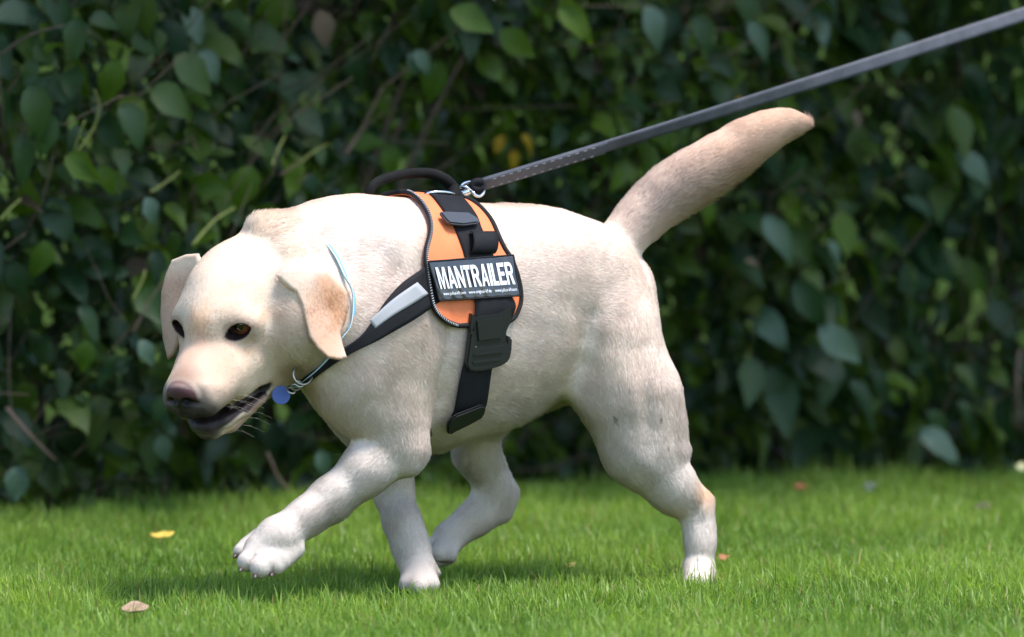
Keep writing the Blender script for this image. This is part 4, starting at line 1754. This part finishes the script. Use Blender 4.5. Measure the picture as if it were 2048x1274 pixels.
# the carrying handle
hp = [(738, 398, YL(742, 0) + .006, 9), (740, 384, YL(742, 0), 9), (748, 369, YL(748, 0), 9.5), (768, 358, YL(768, 0), 10), (800, 349.5, YL(800, 0), 10), (838, 345.5, YL(838, 0), 10), (868, 348.5, YL(868, 0), 10.5),
      (890, 359, YL(890, 0), 11.5), (904, 374, YL(904, 0), 13), (909, 388, YL(908, .01), 14), (902, 399, YL(900, .02), 14), (886, 405, YL(884, .03), 12), (872, 410, YL(872, .035), 9)]
C_ = catmull(hp, 150)
P3 = np.array([W(a, b, c) for a, b, c, _ in C_])
rad = np.array([R(r, c) for _, _, c, r in C_])
V, Fc = tube_geo(P3, rad, 18)
V = np.array(V)
for i in range(150):
    for k in range(18):
        m_ = 1 + .055 * math.sin(1.75 * i + k * 2 * math.pi / 18 * 3) * math.sin(1.75 * i - k * 2 * math.pi / 18 * 3 + .8)
        V[i * 18 + k] = P3[i] + (V[i * 18 + k] - P3[i]) * m_
hobj('handle', V, Fc, ROPE)
# steel ring under the handle
rp = catmull([(846, 391, -.02), (860, 385.5, -.03), (884, 384, -.035), (906, 387, -.03), (918, 392, -.01), (900, 395, .0), (868, 395, .0), (846, 391, -.02)], 60)
V, Fc = tube_geo(np.array([W(a, b, YL(a, 0) + c) for a, b, c in rp[:-1]]), .0022, 8, closed=True)
hobj('steel_ring', V, Fc, CHROME)

# ---- leash
leash = empty('leash', W(945, 380, YL(945, 0)))
LLOC = np.array(leash.location)
tag(leash, 'dark grey flat leash running taut from the harness ring to the upper right', 'leash')
LEASH_M = Mat('leash_webbing', (.075, .078, .095), .55, spec=.45)
LEASH_M.l(LEASH_M.ramp(LEASH_M.noise(28, 5), [(.3, (.040, .043, .053)), (.7, (.080, .083, .100))]), LEASH_M.b.inputs['Base Color'])
LEASH_M.bump(LEASH_M.noise(700, 2), .45, .0015)
Y0, Y1 = YL(948, 0), .60
lp = []
for t in np.linspace(0, 1.35, 90):
    x = 962 + (2048 - 962) * t
    y = 368 - (368 - 28) * t + 16 * 4 * t * (1 - t) * .25 * (1 if t < 1 else 0)
    lp.append(W(x, y, Y0 + (Y1 - Y0) * t))
lp = np.array(lp)
d_ = lp[-1] - lp[0]
d_ /= np.linalg.norm(d_)
wv0 = np.cross(np.array((0, -1.0, 0)), d_)
wv0 /= np.linalg.norm(wv0)
fc0 = np.cross(d_, wv0)
Gr = np.zeros((90, 5, 3))
Nr = np.zeros((90, 5, 3))
for i in range(90):
    t = i / 89 * 1.35
    tw = math.radians(44 * max(0, 1 - t * 1.1) + 8 * math.sin(5 * t))
    wv = math.cos(tw) * wv0 + math.sin(tw) * fc0
    nn = np.cross(wv, d_)
    if nn[1] > 0:
        nn = -nn
    for j in range(5):
        Gr[i, j] = lp[i] + wv * .0192 * (j / 4 - .5) - nn * .0012
        Nr[i, j] = nn
V, Fc = sheet_geo(Gr, Nr, .0026)
mesh_obj('leash_band', np.array(V) - LLOC, Fc, LEASH_M.m, leash)
# stitched fold at the clip
g = Geo()
Gs = Gr[:16] + Nr[:16] * .0027
Gs2 = Gs[:, [0, 1, 2, 3, 4]].copy()
V, Fc = sheet_geo(Gs2, Nr[:16], .0024)
mesh_obj('leash_fold', np.array(V) - LLOC, Fc, LEASH_M.m, leash)
g = Geo()
for jj in (.15, .85):
    for i in range(1, 14):
        a = Gs[i, 0] + (Gs[i, 4] - Gs[i, 0]) * jj + Nr[i, 0] * .0026
        b = Gs[i + 1, 0] + (Gs[i + 1, 4] - Gs[i + 1, 0]) * jj + Nr[i + 1, 0] * .0026
        g.add(tube_geo([a + (b - a) * .1, a + (b - a) * .5], [.0005, .0005], 5))
o = mesh_obj('leash_stitching', np.array(g.V) - LLOC, g.F, Mat('grey_stitch', (.30, .30, .33), .6).m, leash)
o['kind'] = 'stuff'
cc_ = [W(x, y, Y0) for x, y in ((968, 366), (958, 363), (949, 365), (945, 371), (950, 378), (960, 379), (968, 374))]
V, Fc = tube_geo(catmull(cc_, 24), .0052, 10)
mesh_obj('leash_eye', np.array(V) - LLOC, Fc, WEB, leash)
clip = mesh_obj('snap_hook', np.array((lambda vf: vf[0])(tube_geo([W(x, y, Y0 - .012) for x, y in ((906, 397), (916, 392), (926, 387.5), (936, 383), (942, 379.5))], [R(q, Y0) for q in (5, 6.5, 7.5, 7.5, 5)], 14))) - LLOC,
                tube_geo([W(x, y, Y0 - .012) for x, y in ((906, 397), (916, 392), (926, 387.5), (936, 383), (942, 379.5))], [R(q, Y0) for q in (5, 6.5, 7.5, 7.5, 5)], 14)[1], CHROME, leash)
sw = [(940, 380, -.014), (932, 374, -.016), (922, 374, -.012), (928, 367, -.004), (942, 364, .004), (956, 366, .008), (966, 374, .004), (968, 384, -.006), (960, 392, -.014), (952, 391, -.018), (946, 385, -.018)]
V, Fc = tube_geo(np.array([W(a, b, Y0 + c) for a, b, c in catmull(sw + [sw[0]], 60)[:-1]]), .0021, 8, closed=True)
mesh_obj('swivel', np.array(V) - LLOC, Fc, CHROME, leash)

# ---- collar with its ring and tag
collar = empty('dog_collar', W(640, 600, -.2))
CLOC = np.array(collar.location)
tag(collar, 'thin light blue collar with a blue round tag on the labrador\'s neck', 'collar')
BLUE = weave_mat('light_blue_band', (.16, .42, .55), 1200, .55, .4, .1)
WHT = weave_mat('white_band', (.70, .72, .74), 1200, .55, .4, .06)
CP_ = [(612, 438), (630, 455), (647, 475), (668, 508), (683, 545), (692, 583), (695, 620), (690, 655), (672, 690), (648, 720), (622, 746), (602, 762)]
for nm, dx0, dx1, off, mt in (('collar_band', -3.6, 2.6, [-.008, -.006, .003, .006, .006, .006, .006, .006], BLUE), ('collar_stripe', -3.6, -2.0, [-.008, -.006, .0044, .0074, .0074, .0074, .0074, .0074], WHT)):
    rows = [((x + dx0, y + .3 * dx0 * -1), (x + dx1, y + .3 * dx1 * -1)) for x, y in CP_]
    G, N = drape(rows, 4, 60, off, True, False)
    V, Fc = sheet_geo(G, N, .0014)
    mesh_obj(nm, np.array(V) - CLOC, Fc, mt, collar)
Yr = float(skin(622, 742)[0][1]) - .006
ringp = [W(606 + 19 * math.cos(a), 748 + 21 * math.sin(a), Yr + .010 * math.cos(a + .6)) for a in np.linspace(0, 2 * math.pi, 40)[:-1]]
V, Fc = tube_geo(ringp, .0016, 8, closed=True)
STEEL = Mat('dull_steel', (.45, .43, .38), .3, metal=1.0).m
mesh_obj('tag_ring', np.array(V) - CLOC, Fc, STEEL, collar)
for q in range(3):
    cx, cy = 598 - 8 * q, 768 + 6.5 * q
    lkp = [W(cx + 8 * math.cos(a), cy + 5.5 * math.sin(a) + 2 * math.cos(a), Yr - .004 + (.004 if q % 2 else -.004) * math.sin(a)) for a in np.linspace(0, 2 * math.pi, 20)[:-1]]
    V, Fc = tube_geo(lkp, .0013, 6, closed=True)
    mesh_obj('chain_link', np.array(V) - CLOC, Fc, STEEL, collar)
bm = bmesh.new()
bmesh.ops.create_cone(bm, cap_ends=True, segments=40, radius1=.0122, radius2=.0122, depth=.002)
bmesh.ops.bevel(bm, geom=list(bm.edges), offset=.0005, segments=2, affect='EDGES')
me = bpy.data.meshes.new('tag_disc')
bm.to_mesh(me)
bm.free()
me.materials.append(Mat('blue_tag', (.045, .10, .36), .38, spec=.5).m)
o = link(bpy.data.objects.new('tag_disc', me), collar)
o.location = Vector(W(562, 790, Yr + .022)) - collar.location
o.rotation_euler = (math.radians(80), math.radians(-8), math.radians(14))


# where the coat lies hidden under the harness
def in_poly(px, poly):
    x, y = px[:, 0], px[:, 1]
    ins = np.zeros(len(px), bool)
    n = len(poly)
    for i in range(n):
        ax_, ay_ = poly[i]
        bx, by = poly[(i + 1) % n]
        c = ((ay_ <= y) & (by > y)) | ((by <= y) & (ay_ > y))
        ins ^= c & (x < ax_ + (y - ay_) * (bx - ax_) / ((by - ay_) if by != ay_ else 1e-9))
    return ins


def rows_poly(rows, k=None):
    r = rows[:k] if k else rows
    return [a for a, b in r] + [b for a, b in r[::-1]]


POLYS = [rows_poly(PANEL), rows_poly(CHEST, 7), rows_poly(GIRTH, 4), [TL, TR, BR, BL], [(926, 640), (1016, 625), (1012, 720), (926, 735)]]


def under_harness(P):
    Q = np.where(((P @ LT - LAT0) < 0)[:, None], mirror(P), P)
    px = to_px(Q)
    out = np.zeros(len(P), bool)
    for poly in POLYS:
        out |= in_poly(px, poly)
    return out & (np.abs(P @ LT - LAT0) < .18) & (P[:, 2] > .2) & (PX_OK(P))


def PX_OK(P):
    return to_px(P)[:, 0] > 655
# ---- the coat: short strands combed along the body
def make_fur(n):
    Q = DQ
    tri = np.vstack([Q[:, [0, 1, 2]], Q[:, [0, 2, 3]]])
    ar = np.linalg.norm(np.cross(DV[tri[:, 1]] - DV[tri[:, 0]], DV[tri[:, 2]] - DV[tri[:, 0]]), axis=1)
    hm = np.clip(1.6 - hl[tri[:, 0]] / .010, .75, 1.3)            # shorter hair stands denser
    wgt = ar * hm * (1 - bald[tri].max(1)) 
    wgt /= wgt.sum()
    rng = np.random.default_rng(11)
    pick = np.searchsorted(np.cumsum(wgt), rng.random(n)).clip(0, len(tri) - 1)
    u, v = rng.random(n), rng.random(n)
    f = u + v > 1
    u[f], v[f] = 1 - u[f], 1 - v[f]
    w = 1 - u - v
    t = tri[pick]

    def mix(A):
        return A[t[:, 0]] * w[:, None] + A[t[:, 1]] * u[:, None] + A[t[:, 2]] * v[:, None]
    P, N, Fl, C = mix(DV), mix(DN), mix(flow), mix(pcol)
    H = mix(hl[:, None])[:, 0]
    keep = ~under_harness(P)
    P, N, Fl, C, H = P[keep], N[keep], Fl[keep], C[keep], H[keep]
    n = len(P)
    N /= np.linalg.norm(N, axis=1)[:, None] + 1e-9
    # slow swirls and clumps in the combing direction
    sw = np.stack([soft_noise(P, 60, 21), soft_noise(P, 60, 22), soft_noise(P, 60, 23)], -1) * .16
    cl = np.stack([soft_noise(P, 420, 31), soft_noise(P, 420, 32), soft_noise(P, 420, 33)], -1) * .12
    Fl = Fl + sw + cl + rng.normal(size=(n, 3)) * .13
    T = Fl - N * (Fl * N).sum(1)[:, None]
    T /= np.linalg.norm(T, axis=1)[:, None] + 1e-9
    px = to_px(P)
    lift = np.full(n, .11) + .05 * soft_noise(P, 200, 41)
    # longer tufts: breech, keel of the chest, belly, scruff, tail's underside, elbows
    for (x, y, rx, ry, m, lf, ymin) in ((1368, 835, 18, 75, 2.4, .24, -1), (640, 835, 70, 70, 1.15, .3, -1), (1060, 835, 100, 40, 1.7, .6, -1),
                                        (520, 435, 60, 32, 1.7, .42, -1), (1420, 400, 180, 80, 1.7, .5, -1), (880, 905, 40, 24, 1.5, .5, -1),
                                        (700, 1040, 80, 40, 1.35, .5, -1), (1612, 246, 24, 22, 1.5, .35, -1), (1005, 405, 60, 14, 1.2, .4, -1)):
        wq = np.clip(1.4 - np.hypot((px[:, 0] - x) / rx, (px[:, 1] - y) / ry), 0, 1)
        H = H * (1 + (m - 1) * wq)
        lift = lift * (1 - wq) + lf * wq
    Ln = H * .60 * rng.uniform(.55, 1.25, n)
    lift = np.maximum(lift, .12) * rng.uniform(.7, 1.5, n)
    m = 4
    pts = np.empty((n, m, 3), np.float32)
    cur = P - N * .0002
    pts[:, 0] = cur
    for i in range(1, m):
        a = lift * (1.25 - .6 * (i - 1) / (m - 2))
        d = T * np.cos(a)[:, None] + N * np.sin(a)[:, None]
        d[:, 2] -= .06 * i
        cur = cur + d * (Ln / (m - 1))[:, None]
        pts[:, i] = cur
    cd = bpy.data.hair_curves.new('fur')
    cd.add_curves([m] * n)
    cd.points.foreach_set('position', pts.reshape(-1))
    rad = np.tile(np.array([.00021, .00021, .00017, .00005], np.float32), n).reshape(n, m)
    rad *= np.clip(H / .011, .62, 1.15)[:, None]
    ra = cd.attributes.get('radius') or cd.attributes.new('radius', 'FLOAT', 'POINT')
    ra.data.foreach_set('value', rad.astype(np.float32).ravel())
    tint = 1 + rng.normal(size=n) * .05 + .02 * soft_noise(P, 300, 51)
    C = np.clip(C * 1.17 * tint[:, None], .004, .93)
    aa = cd.attributes.new('coat', 'FLOAT_COLOR', 'CURVE')
    aa.data.foreach_set('color', np.hstack([C, np.ones((n, 1))]).astype(np.float32).ravel())
    nn = N + .20 * cl + rng.normal(size=(n, 3)) * .10 + T * .08
    nn /= np.linalg.norm(nn, axis=1)[:, None]
    na = cd.attributes.new('lie', 'FLOAT_VECTOR', 'CURVE')
    na.data.foreach_set('vector', nn.astype(np.float32).ravel())
    fm = Mat('dog_fur', COAT, .6, spec=.2)
    a1 = fm.n('ShaderNodeAttribute', attribute_name='coat')
    fm.l(a1.outputs['Color'], fm.b.inputs['Base Color'])
    a2 = fm.n('ShaderNodeAttribute', attribute_name='lie')
    fm.l(a2.outputs['Vector'], fm.b.inputs['Normal'])
    tr = fm.n('ShaderNodeBsdfTranslucent')
    fm.l(a1.outputs['Color'], tr.inputs['Color'])
    fm.l(a2.outputs['Vector'], tr.inputs['Normal'])
    mx = fm.n('ShaderNodeMixShader')
    mx.inputs[0].default_value = .36
    fm.l(fm.b.outputs[0], mx.inputs[1])
    fm.l(tr.outputs[0], mx.inputs[2])
    fm.l(mx.outputs[0], fm.nt.nodes['Material Output'].inputs['Surface'])
    cd.materials.append(fm.m)
    o = link(bpy.data.objects.new('fur', cd), dog)
    o['kind'] = 'stuff'
    return o


make_fur(750000)

# ------------------------------------------------------------------ stems and leaves that stand out in the hedge
def hpt(px, py, face, out=.03):
    """A point in front of the hedge's foliage under a pixel."""
    o, d = ray(px, py)
    t = 10.0
    for _ in range(12):
        p = o + d * t
        yy = float(face(np.array([p.x]), np.array([p.z]))[0]) - out
        t += (yy - p.y) / d.y
    return np.array(o + d * t)


def stem(root, face, pts, r, mat, out=.02, name='stem'):
    P = catmull([hpt(x, y, face, out) for x, y in pts], 12)
    V, Fc = tube_geo(P - np.array(root.location), np.linspace(r * .6, r * .35, 12), 6)
    return mesh_obj(name, V, Fc, mat, root)


for pts, r, m, o_ in (
        ([(545, 330), (556, 300), (570, 272)], .0042, STEM_GREEN, .05), ([(600, 325), (625, 305), (655, 288)], .003, STEM_GREEN, .05),
        ([(560, 350), (590, 330), (612, 315)], .0028, STEM_PINK, .04), ([(385, 490), (430, 440), (470, 415)], .004, STEM_GREEN, .03),
        ([(300, 385), (335, 362), (360, 342)], .003, STEM_GREEN, .05), ([(0, 440), (20, 418), (42, 398)], .0045, STEM_GREEN, .05),
        ([(150, 310), (185, 260), (198, 215), (190, 180)], .003, STEM_GREEN, .05), ([(690, 310), (725, 255), (765, 175)], .0052, STEM_PINK, .05),
        ([(765, 175), (850, 110), (960, 20)], .004, STEM_PINK, .03), ([(12, 815), (60, 870), (112, 922)], .0052, STEM_PINK, .05),
        ([(20, 620), (18, 760), (30, 900)], .003, BARK.m, .05), ([(265, 600), (285, 560), (290, 540)], .003, STEM_GREEN, .04),
        ([(0, 110), (60, 70), (130, 50)], .004, BARK.m, .05), ([(535, 905), (560, 960), (600, 1000)], .0042, STEM_PINK, .06),
        ([(165, 330), (150, 300), (170, 240)], .003, STEM_GREEN, .05), ([(265, 670), (300, 600), (330, 560)], .0026, STEM_PINK, .03)):
    stem(*((hedge_l, face_l) if pts[0][0] < 560 else (hedge_m, face_m)), pts, r, m, o_)
stem(hedge_r, face_r, [(2036, 860), (2034, 760), (2040, 700)], .010, BARK.m, .05)

SPECIAL = [  # px, py, length px, tip direction on screen (x right, y down), kind, label
    ('l', 505, 330, 105, (-.35, .95), 'fresh', None), ('l', 130, 312, 90, (.9, .5), 'fresh', None), ('l', 200, 330, 70, (.5, .8), 'fresh', None),
    ('l', 622, 345, 52, (.1, 1), 'pale', None), ('l', 640, 20, 80, (.25, 1), 'dead', 'withered tan leaf'), ('l', 830, 100, 60, (.6, .8), 'pale', None),
    ('l', 545, 0, 50, (-.8, .5), 'fresh', None), ('l', 880, 120, 95, (-.3, 1), 'fresh', None), ('l', 1000, 60, 90, (.8, .6), 'fresh', None),
    ('l', 1120, 0, 110, (.6, .8), 'fresh', None), ('l', 900, 20, 100, (.9, .3), 'fresh', None), ('l', 1010, 270, 46, (-.5, .8), 'yellow', 'yellow autumn leaf'),
    ('l', 1045, 268, 50, (.5, .9), 'yellow', 'yellow autumn leaf'), ('l', 1025, 300, 42, (.2, 1), 'yellow', 'yellow autumn leaf'),
    ('l', 720, 370, 80, (-.6, .8), 'fresh', None), ('l', 770, 290, 70, (.4, .9), 'fresh', None), ('l', 820, 105, 50, (.5, .9), 'pale', None),
    ('l', 160, 30, 100, (-.2, 1), 'dark', None), ('l', 350, 110, 110, (.75, .65), 'dark', None), ('l', 300, 180, 105, (.9, .35), 'dark', None),
    ('l', 60, 170, 115, (.3, 1), 'dark', None), ('l', 240, 210, 105, (.6, .8), 'dark', None), ('l', 110, 230, 100, (-.4, .9), 'dark', None),
    ('l', 400, 100, 80, (.6, .8), 'pale', None), ('l', 20, 520, 90, (.4, .95), 'dark', None), ('l', 90, 480, 85, (-.1, 1), 'fresh', None),
    ('l', 160, 610, 90, (.5, .9), 'dark', None), ('l', 175, 680, 70, (-.1, 1), 'fresh', None), ('l', 330, 790, 62, (-.3, 1), 'dark', None),
    ('l', 40, 930, 80, (-.2, 1), 'pale', None), ('l', 320, 870, 60, (.3, .9), 'pale', None), ('l', 280, 680, 60, (.5, .8), 'pale', None),
    ('l', 290, 395, 60, (.5, .9), 'pale', None), ('l', 640, 900, 60, (.3, 1), 'pale', None),
    ('r', 1290, 10, 100, (.5, .85), 'pale_long', None), ('r', 1500, 40, 95, (.4, .9), 'pale_long', None), ('r', 1390, 30, 90, (.5, .9), 'dark_long', None),
    ('r', 1910, 300, 115, (.75, .6), 'pale_long', None), ('r', 1940, 320, 90, (.4, .9), 'pale_long', None), ('r', 1900, 210, 120, (.3, .95), 'dark_long', None),
    ('r', 1800, 60, 100, (.1, 1), 'pale_long', None), ('r', 1530, 430, 120, (.5, .85), 'pale_long', None), ('r', 1590, 560, 120, (.6, .8), 'dark_long', None),
    ('r', 1640, 650, 120, (.7, .7), 'pale_long', None), ('r', 1700, 760, 110, (.6, .8), 'dark_long', None), ('r', 1840, 860, 110, (.85, .5), 'pale_long', None),
    ('r', 1420, 400, 60, (-.1, 1), 'fresh_long', None), ('r', 1660, 480, 60, (.4, .9), 'pale_long', None), ('r', 1310, 560, 100, (-.3, .9), 'dark_long', None),
    ('r', 1780, 780, 40, (.7, .7), 'fresh_long', None), ('r', 1710, 220, 40, (.2, 1), 'dead_long', None), ('r', 1480, 190, 34, (-.2, 1), 'yellow_long', 'yellow autumn leaf'),
    ('r', 1490, 520, 34, (.8, .2), 'dead_long', None), ('r', 1980, 600, 100, (.5, .85), 'dark_long', None)]
rs = np.random.default_rng(77)
for w_, px, py, L, (tx, ty), kind, lab_ in SPECIAL:
    root, face = ((hedge_l, face_l) if px < 560 else (hedge_m, face_m)) if w_ == 'l' else (hedge_r, face_r)
    p = hpt(px, py, face, .06)
    s = L * (p[1] + CAM_D) / F_PX * 1.05
    o = add_leaf(root, p, (tx, -.18, -ty), (rs.normal(.1, .2), -.85, .5 + rs.normal(0, .15)), s, kind, int(rs.integers(0, 24)))
    if lab_:
        o['label'] = lab_

# ------------------------------------------------------------------ small things lying on the lawn
def curled_leaf(name, px, py, L, wd, mat, label, yaw, z=.012, tilt=.3, curl=1.0):
    bmV, bmF = [], []
    nu, nv = 9, 7
    for i in range(nu):
        t = i / (nu - 1)
        w = wd * math.sin(math.pi * min(.97, t * .93 + .04)) ** .7
        for j in range(nv):
            s = (j / (nv - 1) - .5) * 2
            a = s * curl
            bmV.append((L * (t - .5), w * .5 * math.sin(a) / max(.3, math.sin(min(1.5, curl))), w * .35 * (1 - math.cos(a)) + .12 * L * (t - .5) ** 2 * 4 + .0012 * math.sin(9 * t + 3 * s)))
    for i in range(nu - 1):
        for j in range(nv - 1):
            bmF.append((i * nv + j, i * nv + j + 1, (i + 1) * nv + j + 1, (i + 1) * nv + j))
    o = mesh_obj(name, bmV, bmF, mat)
    md = o.modifiers.new('thickness', 'SOLIDIFY')
    md.thickness = .0012
    o.location = WG(px, py, z)
    o.location.z = z
    o.rotation_euler = (tilt, -.1, yaw)
    tag(o, label, 'leaf', 'fallen leaves on the lawn')
    return o


DRY = Mat('dry_leaf', (.34, .22, .13), .7)
DRY.l(DRY.ramp(DRY.noise(80, 4), [(.3, (.20, .12, .07)), (.7, (.48, .33, .22))]), DRY.b.inputs['Base Color'])
YEL = Mat('yellow_leaf', (.62, .42, .05), .6)
YEL.l(YEL.ramp(YEL.noise(60, 3), [(.3, (.50, .32, .04)), (.7, (.75, .55, .10))]), YEL.b.inputs['Base Color'])
RED = Mat('rust_leaf', (.30, .10, .035), .65)
curled_leaf('fallen_leaf', 270, 1222, .036, .022, DRY.m, 'crumpled tan dry leaf in the bright grass at the lower left', .3, .021, .5, 1.5)
curled_leaf('fallen_leaf', 325, 1072, .034, .018, YEL.m, 'small yellow leaf on the shaded grass left of the raised paw', .2, .026, .35, .6)
curled_leaf('fallen_leaf', 1445, 1118, .024, .015, RED.m, 'rusty red leaf behind the standing hind paw', .9, .020, .4, 1.0)
curled_leaf('fallen_leaf', 1138, 1132, .024, .010, Mat('straw_leaf', (.45, .33, .10), .7).m, 'pale straw coloured leaf under the dog\'s belly', 1.0, .020, .5, .8)
curled_leaf('fallen_leaf', 1966, 1018, .030, .020, Mat('dark_leaf', (.06, .04, .03), .7).m, 'blackish curled leaf far right near the hedge', .2, .022, .5, 1.2)
curled_leaf('fallen_leaf', 2043, 934, .018, .014, Mat('cream_leaf', (.65, .60, .30), .6).m, 'cream coloured leaf at the hedge foot by the right edge', .2, .045, 1.0, .5)
curled_leaf('fallen_leaf', 1735, 975, .044, .016, Mat('grey_green_leaf', (.10, .13, .08), .7).m, 'grey green leaf tilted in the grass below the right hedge', 1.1, .032, 1.2, .5)
curled_leaf('fallen_leaf', 1600, 975, .022, .016, RED.m, 'brown red leaf on the lawn under the right hedge', .5, .024, .5, .9)
